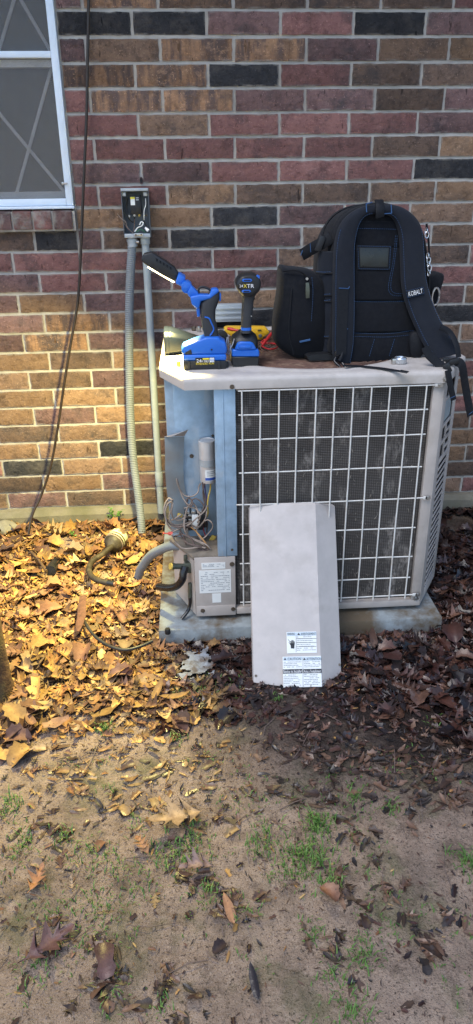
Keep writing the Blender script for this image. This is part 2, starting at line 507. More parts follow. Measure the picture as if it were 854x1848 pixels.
def mat_ground():
    mt, nt, b = nodes('dirt')
    o = mixc(nt, noise_fac(nt, 2.2, .35, .65, 6), (.29, .205, .15), (.40, .298, .225))
    o = mixc(nt, noise_fac(nt, 38, .45, .75, 6, rough=.7), o, (.43, .325, .245))
    o = mixc(nt, noise_fac(nt, 13, .52, .70, 7, rough=.72), o, (.13, .092, .070))
    o = mixc(nt, noise_fac(nt, 120, .58, .70, 4), o, (.055, .040, .030))
    o = mixc(nt, noise_fac(nt, 260, .56, .68, 3), o, (.42, .33, .265))
    o = mixc(nt, noise_fac(nt, 210, .58, .70, 3), o, (.07, .05, .04))
    # algae and moss in patches
    o = mixc(nt, noise_fac(nt, 5.5, .52, .74, 6, rough=.65), o, (.105, .115, .045))
    # soil soaked by the condenser's drip and the rain off the roof
    g = nt.nodes.new('ShaderNodeNewGeometry')
    def blob(cx, cy, rx, ry, lo, hi):
        s = N(nt, 'ShaderNodeVectorMath', operation='SUBTRACT'); s.inputs[1].default_value = (cx, cy, 0)
        nt.links.new(g.outputs['Position'], s.inputs[0])
        d = N(nt, 'ShaderNodeVectorMath', operation='MULTIPLY'); d.inputs[1].default_value = (1 / rx, 1 / ry, 0)
        nt.links.new(s.outputs[0], d.inputs[0])
        l = N(nt, 'ShaderNodeVectorMath', operation='LENGTH')
        nt.links.new(d.outputs[0], l.inputs[0])
        nz = noise_fac(nt, 7, .2, .8, 6)
        a = N(nt, 'ShaderNodeMath', operation='MULTIPLY_ADD'); a.inputs[1].default_value = -.7
        nt.links.new(nz, a.inputs[0]); nt.links.new(l.outputs['Value'], a.inputs[2])
        mr = N(nt, 'ShaderNodeMapRange'); mr.inputs['From Min'].default_value = lo; mr.inputs['From Max'].default_value = hi
        mr.inputs['To Min'].default_value = 1; mr.inputs['To Max'].default_value = 0
        nt.links.new(a.outputs[0], mr.inputs['Value'])
        return mr.outputs[0]
    damp = blob(.15, -1.75, .9, .5, .0, 1.1)
    wet = blob(.66, -1.28, .62, .36, .12, .9)
    wet2 = blob(1.25, -.85, .45, .9, .2, .9)
    dm = N(nt, 'ShaderNodeMath', operation='MULTIPLY'); dm.inputs[1].default_value = .5; nt.links.new(damp, dm.inputs[0])
    dn_ = N(nt, 'ShaderNodeMath', operation='MULTIPLY'); nt.links.new(dm.outputs[0], dn_.inputs[0]); nt.links.new(noise_fac(nt, 9, .44, .62, 6, rough=.7), dn_.inputs[1])
    o = mixc(nt, dn_.outputs[0], o, (.085, .062, .045))
    o = mixc(nt, wet, o, (.030, .020, .016))
    o = mixc(nt, wet2, o, (.045, .028, .021))
    nt.links.new(o, b.inputs['Base Color'])
    mr = N(nt, 'ShaderNodeMapRange'); mr.inputs['To Min'].default_value = .92; mr.inputs['To Max'].default_value = .45
    nt.links.new(wet, mr.inputs['Value'])
    nt.links.new(mr.outputs[0], b.inputs['Roughness'])
    b.inputs['Specular IOR Level'].default_value = .3
    b1 = bump(nt, b, 60, 1.0, .014, 9)
    f2 = noise_fac(nt, 320, .2, .8, 4)
    b2 = N(nt, 'ShaderNodeBump', Strength=.8, Distance=.004)
    nt.links.new(f2, b2.inputs['Height']); nt.links.new(b1.outputs[0], b2.inputs['Normal'])
    nt.links.new(b2.outputs[0], b.inputs['Normal'])
    M['dirt'] = mt
mat_ground()
def build_ground():
    fx = list(np.arange(-1.3, 1.9, .016)); fy = list(np.arange(-2.5, .10, .016))
    xs = [-60, -25, -10, -5, -3, -2, -1.6] + fx + [2.1, 2.6, 3.5, 6, 12, 26, 60]
    ys = [-80, -40, -20, -10, -6, -4.2, -3.4, -2.9] + fy + [.25]
    vs = [(x, y, ground_z(x, y)) for y in ys for x in xs]
    n = len(xs)
    fs = [(j * n + i, j * n + i + 1, (j + 1) * n + i + 1, (j + 1) * n + i) for j in range(len(ys) - 1) for i in range(n - 1)]
    me = bpy.data.meshes.new('ground')
    me.from_pydata(vs, [], fs)
    me.polygons.foreach_set('use_smooth', [True] * len(me.polygons))
    me.materials.append(M['dirt'])
    o = bpy.data.objects.new('ground', me)
    link(o)
    tag(o, kind='structure', label='bare brown dirt with moss and soaked dark soil')
    return o
ground = build_ground()
OFF['ground'] = V((0, 0, 0))

# ------------------------------------------------------------------ brick wall
L, CH, JT = .254, .0762, .0108
ZT = 1.8988                                  # bed joint under course 0
HOLE = V((-.0905, 0, 1.377))
wall = thing('brick_wall', 'house wall of red, plum, orange and charcoal bricks with pale mortar', 'wall', (0, 0, 0))
CODE = {'R': 'brick_red', 'P': 'brick_plum', 'D': 'brick_dark', 'O': 'brick_orange', 'T': 'brick_tan', 'M': 'brick_flashed', 'B': 'brick_brown'}
# courses from the top of the photograph down; each string starts at the window jamb (n = -1.36) or, below the sill, further left
ROWS = {0: 'PMTBBBRT', 1: 'DDPRDPB', 2: 'PTMMPTOR', 3: 'MMDRBBR', 4: 'RMMPPBPT', 5: 'RTRRRPR', 6: 'RRRRRBOT', 7: 'PPRRRDR', 8: 'RROBBTOR', 9: 'OODPRTR',
        10: 'BDPBDPBRTB', 11: 'RRRPRTRBR', 12: 'PRPRPPBRT', 13: 'POPTOPRPT', 14: 'PMOPDPBDB', 15: 'PMPPPTBTT', 16: 'OBOPTRBBO', 17: 'TTPPTBRTR', 18: 'OOTPRTOTB', 19: 'OPOBTPRDR',
        20: 'BTPPTOBTR', 21: 'OTDPRTBTO', 22: 'DTTOPRTOB', 23: 'BOPPBTPTB', 24: 'PBTTPRBTR'}
def brick_mesh(i, lx=.2435, lz=.0655):
    nx, nz = 11, 4
    rs = random.Random(i * 7 + 3)
    sd = V((i * 5.1, i * 2.3, 0))
    vs = []; fs = []
    for k in range(nz + 1):
        for j in range(nx + 1):
            x = -lx / 2 + lx * j / nx; z = -lz / 2 + lz * k / nz
            edge = j in (0, nx) or k in (0, nz)
            q = V((x * 30, z * 30, 0)) + sd
            y = mnoise.noise(q) * .0011 + mnoise.noise(q * 2.7) * .0007
            if edge: y += .0022 + rs.random() * .0008
            jx = mnoise.noise(q * 2 + V((9, 0, 0))) * .0026 if edge else 0
            jz = mnoise.noise(q * 2 + V((0, 9, 0))) * .0024 if edge else 0
            vs.append((x + jx, y, z + jz))
    W = nx + 1
    for k in range(nz):
        for j in range(nx):
            a = k * W + j
            fs.append((a, a + 1, a + W + 1, a + W))
    rim = [j for j in range(W)] + [k * W + nx for k in range(1, nz + 1)] + [nz * W + j for j in range(nx - 1, -1, -1)] + [k * W for k in range(nz - 1, 0, -1)]
    b0 = len(vs)
    for r in rim: vs.append((vs[r][0], .03, vs[r][2]))
    for k in range(len(rim)):
        k2 = (k + 1) % len(rim)
        fs.append((rim[k2], rim[k], b0 + k, b0 + k2))
    return vs, fs
BV = [brick_mesh(i) for i in range(9)]
BM = {}
def brick_data(variant, code):
    key = (variant, code)
    if key not in BM:
        me = bpy.data.meshes.new('brick')
        me.from_pydata(BV[variant][0], [], BV[variant][1])
        me.polygons.foreach_set('use_smooth', [True] * len(me.polygons))
        me.set_sharp_from_angle(angle=rad(50))
        me.materials.append(M[CODE[code]])
        BM[key] = me
    return BM[key]
WX0, WX1, WZ0, WZ1 = -1.30, -.3455, ZT - 8 * CH + .004, 2.36   # window opening
far = {c: MB() for c in CODE}
rb = random.Random(5)
def lay(xa, xb, c, code, detail):
    zc = ZT - (c - .5) * CH if c else ZT + CH / 2
    zc = ZT - c * CH + CH / 2
    ln = (xb - xa) - JT
    if ln < .012: return
    v_ = rb.randrange(9)
    sx = ln / .2435
    xm = (xa + xb) / 2
    dy = rb.uniform(-.0012, .0014); rot = rb.uniform(-.006, .006)
    if detail:
        o = bpy.data.objects.new('brick', brick_data(v_, code))
        o.location = (xm, dy, zc + rb.uniform(-.001, .001))
        o.scale = (sx * (1 if rb.random() < .5 else -1), 1, 1)
        o.rotation_euler = (0, rot, 0)
        link(o, wall)
    else:
        vs, fs = BV[v_]
        far[code].add([(xm + p[0] * sx, p[1] + dy, zc + p[2]) for p in vs], fs)
hole_cell = None
for c in range(-9, 25):
    odd = c % 2 != 0
    js = [n + (.64 if odd else 0) for n in range(-12, 14)]
    if c == 10: js = sorted(js + [-1.36])
    if c < 10: js = sorted(set([j for j in js if abs(j + 1.36) > .05] + [-1.36]))
    row = ROWS.get(c)
    start = -1.37 if c < 10 else -3.37
    idx = 0
    for a, b in zip(js[:-1], js[1:]):
        xa, xb = a * L, b * L
        zc = ZT - c * CH + CH / 2
        if zc > 1.20 and xb > WX0 + .02 and xa < -1.36 * L - .01:      # window and its sill
            if xa < WX0 - .02 and zc > 0: lay(xa, WX0 - .004, c, rb.choice('RPTB'), False)
            continue
        code = None
        if row and a >= start and idx < len(row):
            code = row[idx]; idx += 1
        if code is None: code = rb.choice('RRPPTOBDM')
        px0, py0, k0 = to_px(V((xb, 0, zc))); px1, py1, k1 = to_px(V((xa, 0, zc)))
        vis = k0 > .3 and px0 > -15 and px1 < 870 and py0 > -30
        lay(xa, xb, c, code, vis)
allfar = None
for c, mb in far.items():
    if mb.v:
        o = mb.build('brick_field', CODE[c], wall, smooth=50)
        tag(o, kind='stuff')
# mortar bed: one sheet 5 mm behind the brick faces, tooled and uneven, left open at the window
def build_mortar():
    xs = [-3.05, -2.0, WX0 - .0] + list(np.arange(-1.28, -.36, .05)) + list(np.arange(WX1, 1.6, .02)) + [2.0, 3.4]
    zs = list(np.arange(.05, 1.94, .0125)) + [2.1, 2.36, 2.6]
    zs = sorted(set([round(z, 4) for z in zs] + [round(WZ0, 4)]))
    vs = []
    for z in zs:
        for x in xs:
            y = .0068 + mnoise.noise(V((x * 40, z * 40, 0))) * .0014 + mnoise.noise(V((x * 9, z * 9, 4))) * .0010
            vs.append((x, y, z))
    n = len(xs); fs = []
    for j in range(len(zs) - 1):
        for i in range(n - 1):
            if xs[i] >= WX0 - .001 and xs[i + 1] <= WX1 + .001 and zs[j] >= WZ0 - .001 and zs[j + 1] <= WZ1 + .01: continue
            fs.append((j * n + i, j * n + i + 1, (j + 1) * n + i + 1, (j + 1) * n + i))
    mb = MB(); mb.add(vs, fs)
    return mb.build('mortar', 'mortar', wall, smooth=60)
build_mortar()
# drill mark above the disconnect: a collar of broken clay round a near-black plug painting its inner shade
mb = MB()
cc = A(255, 326, -.002)
rng = []
for yy, r in ((.004, .0072), (-.0015, .0066), (-.002, .0050), (.003, .0046)):
    rng.append([V((cc.x + math.cos(t) * r, yy, cc.z + math.sin(t) * r * 1.75)) for t in [2 * math.pi * k / 14 for k in range(14)]])
mb.loft(rng, False, False)
hr = mb.build('hole_rim', 'brick_plum', wall, smooth=60)
mb = MB(); mb.loft([[V((cc.x + math.cos(t) * .0048, yy, cc.z + math.sin(t) * .0085)) for t in [2 * math.pi * k / 14 for k in range(14)]] for yy in (-.0012, .002)])
mb.build('hole_shade', 'recess_shade', wall)
# brick sill of rowlock bricks, sloping forward under the window
def rowlock(xa, xb):
    mb = MB()
    z0, z1 = ZT - 9 * CH + .004, ZT - 8 * CH - .010
    y0, y1 = -.030, .02
    pr_ = [V((0, y0, z0)), V((0, y1, z0)), V((0, y1, z1 + .010)), V((0, y0, z1 - .002))]
    mb.prism([p + V((xa, 0, 0)) for p in pr_], (xb - xa, 0, 0))
    return mb
edges = [A(p, 408, -.03).x for p in (-48, -10, 23, 60, 96, 133.5)]
edges = [edges[0] - .076 * k for k in range(9, 0, -1)] + edges
for i in range(len(edges) - 1):
    rowlock(edges[i] + .004, edges[i + 1] - .004).build('brick', M[['brick_red', 'brick_plum', 'brick_red'][i % 3]] if i % 5 else M['brick_plum'], wall, bev=.002, wob=.0015)
mb = MB(); mb.bx(edges[0] - .01, edges[-1] + .006, -.021, .018, ZT - 9 * CH - .002, ZT - 8 * CH - .011)
mb.build('sill_mortar', 'mortar', wall, wob=.0012)
# mortar-washed ledge of the footing, along the foot of the wall
mb = MB()
n = 60
top = []; rings = []
for i in range(n + 1):
    x = -3 + 6.3 * i / n
    dz = mnoise.noise(V((x * 3, 0, 0))) * .006; dy = mnoise.noise(V((x * 4, 5, 0))) * .006
    rings.append([V((x, .02, .0715 + dz * .2)), V((x, -.018 + dy, .066 + dz)), V((x, -.034 + dy, .045 + dz)), V((x, -.042 + dy, -.06)), V((x, .02, -.06))])
mb.loft(rings)
mb.build('footing', 'concrete_ledge', wall, smooth=30, wob=.003)
# eaves added out of view, far above, to keep the top of the wall dim
ev = thing('shade_eaves', 'unseen pale soffit added above the brick wall to shade its top', 'shade_eaves', (0, 0, 2.6))
mb = MB(); mb.bx(-3.05, 3.4, -.45, .15, 2.602, 2.63); mb.build('soffit', 'soffit', ev, bev=.003)
mb = MB(); mb.bx(-3.05, 3.4, -.48, -.452, 2.585, 2.75); mb.build('fascia', 'soffit', ev, bev=.003)
mb = MB(); mb.add([(-3.05, -.55, 2.75), (3.4, -.55, 2.75), (3.4, 2.5, 3.9), (-3.05, 2.5, 3.9), (-3.05, -.55, 2.765), (3.4, -.55, 2.765), (3.4, 2.5, 3.915), (-3.05, 2.5, 3.915)], [(0, 1, 2, 3), (4, 5, 6, 7), (0, 1, 5, 4), (1, 2, 6, 5), (2, 3, 7, 6), (3, 0, 4, 7)])
mb.build('roof_slope', 'brick_brown', ev)

# ------------------------------------------------------------------ window
win = thing('window', 'window with pale blue metal screen frame and diagonal lattice behind the screen', 'window', (-.82, 0, WZ0))
FY = -.012
def bar(x0, x1, z0, z1, y0=FY, y1=.022, name='frame_bar', mt='window_paint', parent=win, bev=.0025):
    b_ = MB(); b_.bx(x0, x1, y0, y1, z0, z1)
    return b_.build(name, mt, parent, bev=bev)
zb = WZ0 + .004
bar(WX1 - .027, WX1 - .001, zb, 2.355, name='stile')
bar(WX0 + .003, WX0 + .027, zb, 2.355, name='stile')
bar(WX0 + .0275, WX1 - .0275, zb, zb + .024, name='bottom_rail')
bar(WX0 + .0275, WX1 - .0275, 2.33, 2.355, name='top_rail')
zr = A(46, 98, FY).z
bar(WX0 + .0275, WX1 - .0275, zr - .010, zr + .010, name='cross_rail')
bar(WX0 + .0275, WX1 - .0275, zr - .036, zr - .0115, y0=.006, y1=.03, name='sash_rail', mt='muntin_paint')
bar(WX0, WX1 + .002, WZ0 - .007, WZ0 + .003, y0=-.022, y1=.03, name='sill_strip')
bar(WX0 + .0275, WX1 - .0275, zb + .0245, zb + .048, y0=.016, y1=.028, name='sash_bottom', mt='muntin_paint')
# lattice muntins, each its own bar, behind the screen
def lattice(pa, pb, w_=.011):
    b_ = MB()
    d = (pb - pa); ln = d.length; d.normalize()
    ang = math.atan2(d.z, d.x)
    b_.box((pa + pb) / 2, (ln, .006, w_), Matrix.Rotation(-ang, 3, 'Y'))
    b_.build('muntin', 'muntin_paint', win, bev=.0015)
LY = .026
z0, z1, z2, z3 = zb + .03, zr - .02, zr + .012, 2.33
pitch = .285
xa = A(123, 355, LY).x; xb_ = A(97, 126, LY).x; xc = A(29, 362, LY).x
dx_ = xb_ - xc
for k in range(-3, 1):
    s_ = k * pitch * 1.0
    lattice(V((xc + s_, LY, z0)), V((xb_ + s_, LY, z1)))
    lattice(V((xa + s_, LY + .004, z0)), V((xa + s_ - dx_ * 1.75, LY + .004, z1)))
u0, u1 = A(38, 0, LY), A(90, 90, LY)
w0, w1 = A(25, 0, LY), A(0, 83, LY)
sl1 = (u1.x - u0.x) / (u1.z - u0.z); sl2 = (w1.x - w0.x) / (w1.z - w0.z)
for k in range(-3, 1):
    s_ = k * pitch
    lattice(V((u1.x + sl1 * (z2 - u1.z) + s_, LY, z2)), V((u1.x + sl1 * (z3 - u1.z) + s_, LY, z3)))
    lattice(V((w1.x + sl2 * (z2 - w1.z) + s_, LY + .004, z2)), V((w1.x + sl2 * (z3 - w1.z) + s_, LY + .004, z3)))
def mat_screen():
    mt, nt, b = nodes('insect_screen')
    b.inputs['Base Color'].default_value = (.10, .105, .11, 1)
    b.inputs['Roughness'].default_value = .6
    o = mixc(nt, noise_fac(nt, 40, .3, .7, 5), (.145, .145, .145), (.185, .185, .185))
    nt.links.new(o, b.inputs['Base Color'])
    tr = nt.nodes.new('ShaderNodeBsdfTransparent')
    mx = nt.nodes.new('ShaderNodeMixShader')
    mx.inputs[0].default_value = .38
    out = nt.nodes['Material Output']
    nt.links.new(tr.outputs[0], mx.inputs[1]); nt.links.new(b.outputs[0], mx.inputs[2])
    nt.links.new(mx.outputs[0], out.inputs['Surface'])
    M['insect_screen'] = mt
    mt, nt, b = nodes('window_glass')
    b.inputs['Base Color'].default_value = (.03, .032, .034, 1)
    b.inputs['Roughness'].default_value = .06
    b.inputs['Alpha'].default_value = .75
    M['window_glass'] = mt
mat_screen()
for za, zb_ in ((zb + .024, zr - .010), (zr + .010, 2.33)):
    b_ = MB(); b_.bx(WX0 + .027, WX1 - .027, .006, .0066, za, zb_); b_.build('insect_screen', 'insect_screen', win, smooth=0)
b_ = MB(); b_.bx(WX0 + .01, WX1 - .01, .044, .047, zb, 2.35); b_.build('glass', 'window_glass', win, smooth=0)
zh = A(50, 241, .06).z
bar(WX0 + .01, WX1 - .01, zh - .004, zh + .003, y0=.055, y1=.062, name='blind_rail', mt='wire_tan', bev=0)
b_ = MB(); b_.bx(WX0 - .01, WX1 + .01, .09, .10, zb - .01, 2.37); b_.build('blind', 'blind', win, smooth=0)
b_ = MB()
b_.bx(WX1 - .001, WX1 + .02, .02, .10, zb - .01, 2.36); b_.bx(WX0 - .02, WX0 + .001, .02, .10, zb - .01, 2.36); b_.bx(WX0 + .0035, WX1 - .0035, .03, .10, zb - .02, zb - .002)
b_.build('reveal', 'recess_shade', win, smooth=0)
pl = A(119, 331, FY - .004)
b_ = MB(); b_.cyl(pl + V((-.012, 0, 0)), pl + V((.006, 0, 0)), .003, n=8); b_.box(pl + V((-.011, -.002, .0)), (.006, .008, .010)); b_.build('latch', 'steel', win, bev=.001)
# ------------------------------------------------------------------ pad
pad = MB()
pad.add([(-.076, -.963, -.03), (.868, -.963, -.03), (.868, -.12, -.03), (-.076, -.12, -.03), (-.074, -.960, .050), (.866, -.960, .050), (.866, -.123, .050), (-.074, -.123, .050)],
        [(0, 1, 2, 3), (4, 5, 6, 7), (0, 1, 5, 4), (1, 2, 6, 5), (2, 3, 7, 6), (3, 0, 4, 7)])
po = pad.build('equipment_pad', 'pad_concrete', None, bev=.004, org=(.4, -.54, 0))
tag(po, 'low blue-grey stained slab under the condenser', 'pad')

# ------------------------------------------------------------------ condenser
AX0, AX1, AF, AB = -.02, .91, -.912, -.18
Z0, ZL, ZTOP = .067, .8345, .872
ac = thing('air_conditioner', 'square tan outdoor condenser with white wire guard and its electrical compartment open', 'air conditioner', (.445, -.545, .05))
def P8(o):   # the plan: a square with cut corners, pushed out by o
    k = o * .55
    return [V((.05 - k, AF - o, 0)), V((.80 + k, AF - o, 0)), V((AX1 + o, -.73 - k, 0)), V((AX1 + o, -.33 + k, 0)), V((.80 + k, AB + o, 0)), V((.09 - k, AB + o, 0)), V((AX0 - o, -.33 + k, 0)), V((AX0 - o, -.752 - k, 0))]
FC = V((.445, -.545, 0)); FR = .322
# top cover: pressed sheet with a round fan opening, a ridge round it and a deep lip
def plan_point(poly, a):
    d = V((math.cos(a), math.sin(a), 0)); best = None
    for i in range(8):
        p, q = poly[i], poly[(i + 1) % 8]
        e = q - p; den = d.x * e.y - d.y * e.x
        if abs(den) < 1e-9: continue
        r = p - FC
        t = (r.x * e.y - r.y * e.x) / den; u = (r.x * d.y - r.y * d.x) / den
        if t > 0 and -1e-6 <= u <= 1 + 1e-6: best = t if best is None else min(best, t)
    return FC + d * best
po_ = P8(.012)
angs = sorted([2 * math.pi * i / 112 for i in range(112)] + [math.atan2(p.y - FC.y, p.x - FC.x) % (2 * math.pi) for p in po_])
angs = [a for i, a in enumerate(angs) if i == 0 or a - angs[i - 1] > 1e-4]
def ring_plan(o, z): return [plan_point(P8(o), a) + V((0, 0, z)) for a in angs]
def ring_c(r, z): return [FC + V((math.cos(a) * r, math.sin(a) * r, z)) for a in angs]
mb = MB()
mb.loft([ring_plan(.008, ZL + .002), ring_plan(.012, ZL), ring_plan(.013, ZL + .022), ring_plan(.011, ZL + .031), ring_plan(.004, ZTOP - .0025), ring_plan(-.010, ZTOP), ring_plan(-.022, ZTOP),
         ring_c(FR + .034, ZTOP), ring_c(FR + .028, ZTOP + .003), ring_c(FR + .010, ZTOP + .003), ring_c(FR + .004, ZTOP), ring_c(FR, ZTOP - .008), ring_c(FR - .002, ZTOP - .05)], False, False)
top = mb.build('top_cover', 'tan_top', ac, smooth=50)
# fan grille: rings of rusty wire on spokes
r = .03
while r < FR - .004:
    b_ = MB(); b_.tube([FC + V((math.cos(a) * r, math.sin(a) * r, ZTOP - .004)) for a in [2 * math.pi * k / 56 for k in range(56)]], .0019, 5, closed=True)
    b_.build('grille_ring', 'rust', ac, smooth=60)
    r += .0118
for k in range(8):
    a = 2 * math.pi * k / 8 + .2
    b_ = MB(); b_.tube([FC + V((math.cos(a) * q, math.sin(a) * q, ZTOP - .009)) for q in (.02, .15, FR)], .0026, 5); b_.build('grille_spoke', 'rust', ac, smooth=60)
b_ = MB(); b_.cyl(FC + V((0, 0, .74)), FC + V((0, 0, .83)), .06, n=24); b_.build('fan_motor', 'rust', ac)
for k in range(4):
    a = math.pi / 2 * k
    b_ = MB(); rings = []
    for q in (.055, .15, .28):
        d = V((math.cos(a), math.sin(a), 0)); t = V((-d.y, d.x, 0)); wd = .03 + q * .35
        rings.append([FC + d * q + t * (-wd) + V((0, 0, .735)), FC + d * q + t * wd + V((0, 0, .785)), FC + d * q + t * wd + V((0, 0, .7865)), FC + d * q - t * wd + V((0, 0, .7365))])
    b_.loft(rings); b_.build('fan_blade', 'galvanised_dusty', ac)
# base pan
b_ = MB(); b_.prism([p + V((0, 0, Z0 + .004)) for p in P8(-.006)], (0, 0, .02)); b_.build('base_pan', 'tan_paint', ac, bev=.003)
for (x, y) in ((.1, -.8), (.78, -.8), (.1, -.3), (.78, -.3)):
    b_ = MB(); b_.cyl((x, y, .0495), (x, y, Z0 + .005), .022, n=12); b_.build('foot', 'black_plastic', ac)
# coil behind the guard
def mat_coil():
    mt, nt, b = nodes('coil_fins')
    g = nt.nodes.new('ShaderNodeNewGeometry')
    o = mixc(nt, noise_fac(nt, 6, .35, .7, 5), (.085, .076, .070), (.13, .118, .108))
    def wave(ax, sc_, w0, w1):
        wv = N(nt, 'ShaderNodeTexWave', Scale=sc_, Distortion=.6, Detail=2.0)
        wv.bands_direction = ax
        wv.inputs['Detail Scale'].default_value = 2.0
        nt.links.new(g.outputs['Position'], wv.inputs['Vector'])
        mr = N(nt, 'ShaderNodeMapRange'); mr.inputs['From Min'].default_value = w0; mr.inputs['From Max'].default_value = w1
        nt.links.new(wv.outputs['Fac'], mr.inputs['Value'])
        return mr.outputs[0]
    hz = wave('Z', 58, .72, .95); vt = wave('X', 46, .75, .95)
    o = mixc(nt, hz, o, (.012, .010, .009))
    m_ = N(nt, 'ShaderNodeMath', operation='MULTIPLY'); m_.inputs[1].default_value = .8
    nt.links.new(vt, m_.inputs[0])
    o = mixc(nt, m_.outputs[0], o, (.022, .019, .017))
    # lint and bent bright fins caught in the coil, lower down and in upright smears
    lint = noise_fac(nt, 1.0, .53, .68, 6, stretch=(13, 13, 6), rough=.6)
    n2 = noise_fac(nt, 1.0, .36, .62, 4, stretch=(160, 160, 60))
    mm = N(nt, 'ShaderNodeMath', operation='MULTIPLY'); nt.links.new(lint, mm.inputs[0]); nt.links.new(n2, mm.inputs[1])
    o = mixc(nt, mm.outputs[0], o, (.34, .31, .28))
    nt.links.new(o, b.inputs['Base Color'])
    b.inputs['Roughness'].default_value = .7
    b.inputs['Metallic'].default_value = .15
    bp = N(nt, 'ShaderNodeBump', Strength=.7, Distance=.004, invert=True)
    nt.links.new(hz, bp.inputs['Height'])
    nt.links.new(bp.outputs[0], b.inputs['Normal'])
    M['coil_fins'] = mt
mat_coil()
b_ = MB()
b_.prism([V((.16, AF + .022, Z0 + .022)), V((.785, AF + .022, Z0 + .022)), V((.885, -.735, Z0 + .022)), V((.885, -.32, Z0 + .022)), V((.80, AB + .03, Z0 + .022)), V((.09, AB + .03, Z0 + .022)), V((.0, -.32, Z0 + .022)), V((.0, -.66, Z0 + .022)), V((.16, -.70, Z0 + .022))], (0, 0, .745))
coil = b_.build('coil', 'coil_fins', ac, smooth=0)
# lint tufts and leaf crumbs caught on the coil
b_ = MB(); rl = random.Random(21)
for k in range(330):
    lowb = rl.random() < .45
    x = rl.uniform(.2, .76) if not lowb else rl.uniform(.42, .765)
    z = rl.uniform(.12, .80) if not lowb else .11 + abs(rl.gauss(0, .14))
    if z > .8: continue
    s_ = rl.uniform(.0008, .003); a = rl.uniform(-.6, .6); h_ = s_ * rl.uniform(1, 4)
    ca, sa = math.cos(a), math.sin(a)
    y = AF + .0205 - rl.random() * .004
    pts = [(-s_, -h_), (s_ * .6, -h_ * .7), (s_, h_ * .6), (-s_ * .3, h_)]
    b_.add([V((x + u * ca * .5 - w_ * sa, y + (rl.random() - .5) * .002, z + u * sa * .5 + w_ * ca)) for u, w_ in pts], [(0, 1, 2, 3)])
mat('lint', (.20, .18, .155), .95, var=.4, scale=60, bmp=0)
tag(b_.build('lint', 'lint', ac, smooth=0), kind='stuff')
# front frame of the opening
def part(name, mt, fn, bev=.003, parent=ac, **kw):
    b_ = MB(); fn(b_); return b_.build(name, mt, parent, bev=bev, **kw)
part('corner_post', 'tan_paint', lambda b: b.bx(.768, .7995, AF, AF + .018, .0925, ZL - .002), .004)
part('corner_post', 'tan_paint', lambda b: b.bx(.183, .7995, AF + .001, AF + .019, Z0, .0915), .004)
part('header_rail', 'tan_paint', lambda b: b.bx(.191, .767, AF + .006, AF + .019, ZL - .010, ZL - .001), .002)
part('galvanised_post', 'galvanised', lambda b: (b.bx(.127, .1885, AF + .001, AF + .004, .2885, ZL - .001), b.bx(.1855, .1885, AF + .005, AF + .03, .2885, ZL - .001), b.bx(.127, .130, AF + .005, AF + .05, .2885, ZL - .001), b.bx(.150, .154, AF - .0015, AF + .0005, .2885, ZL - .001)), .0008)
base = part('base_panel', 'tan_paint', lambda b: b.bx(.050, .1815, AF, AF + .004, Z0 + .0005, .2865), .0015)
part('base_flange', 'tan_paint', lambda b: b.bx(.052, .180, AF - .0035, AF - .0005, Z0 + .001, Z0 + .040), .0015)
# chamfer below the compartment, set back where the valves come out
b_ = MB(); b_.prism([V((.049, AF + .004, Z0 + .003)), V((.049, AF + .008, Z0 + .003)), V((AX0 + .001, -.748, Z0 + .003)), V((AX0 - .001, -.753, Z0 + .003))], (0, 0, .205))
b_.build('valve_panel', 'tan_paint', ac)
# side and back panels
part('side_panel', 'tan_paint', lambda b: b.bx(AX0, AX0 + .004, -.752, -.33, Z0 + .003, ZL - .001), .001)
part('side_panel', 'tan_paint', lambda b: b.bx(AX1 - .004, AX1, -.73, -.33, Z0 + .003, ZL - .001), .001)
part('back_panel', 'tan_paint', lambda b: b.bx(.09, .80, AB - .004, AB, Z0 + .003, ZL - .001), .001)
for (p, q) in (((.80, AB), (AX1, -.33)), ((.09, AB), (AX0, -.33))):
    d = (V((q[0], q[1], 0)) - V((p[0], p[1], 0))); nrm = V((-d.y, d.x, 0)).normalized() * .004
    b_ = MB(); b_.prism([V((p[0], p[1], Z0 + .003)), V((q[0], q[1], Z0 + .003)), V((q[0], q[1], Z0 + .003)) + nrm, V((p[0], p[1], Z0 + .003)) + nrm], (0, 0, ZL - Z0 - .005)); b_.build('back_corner_panel', 'tan_paint', ac)
# louvred corner on the right: stiles, rails, slats and the pierced emblem panel
lv = thing('tmp', '', '', (.445, -.545, .05)); bpy.data.objects.remove(lv)
LA, LB = V((.8005, AF, 0)), V((AX1 - .001, -.731, 0))
LD = (LB - LA); LW = LD.length; LD.normalize(); LN = V((LD.y, -LD.x, 0))
louv = MB()
def lbox(mb_, u0, u1, z0_, z1_, t0=0.0, t1=.006):
    vs = []
    for z in (z0_, z1_):
        for (u, t) in ((u0, t0), (u1, t0), (u1, t1), (u0, t1)):
            vs.append(LA + LD * u - LN * t + V((0, 0, z)))
    mb_.add(vs, [(0, 1, 2, 3), (4, 5, 6, 7), (0, 1, 5, 4), (1, 2, 6, 5), (2, 3, 7, 6), (3, 0, 4, 7)])
lbox(louv, 0, .052, Z0 + .001, ZL - .001); lo_ = louv.build('louvred_panel', 'tan_paint', ac, bev=.003)
b_ = MB(); lbox(b_, LW - .036, LW, Z0 + .001, ZL - .001); b_.build('louvre_stile', 'tan_paint', lo_, bev=.003)
b_ = MB(); lbox(b_, .0525, LW - .0365, Z0 + .001, Z0 + .040); b_.build('louvre_rail', 'tan_paint', lo_, bev=.002)
z = Z0 + .040; npitch = .0232
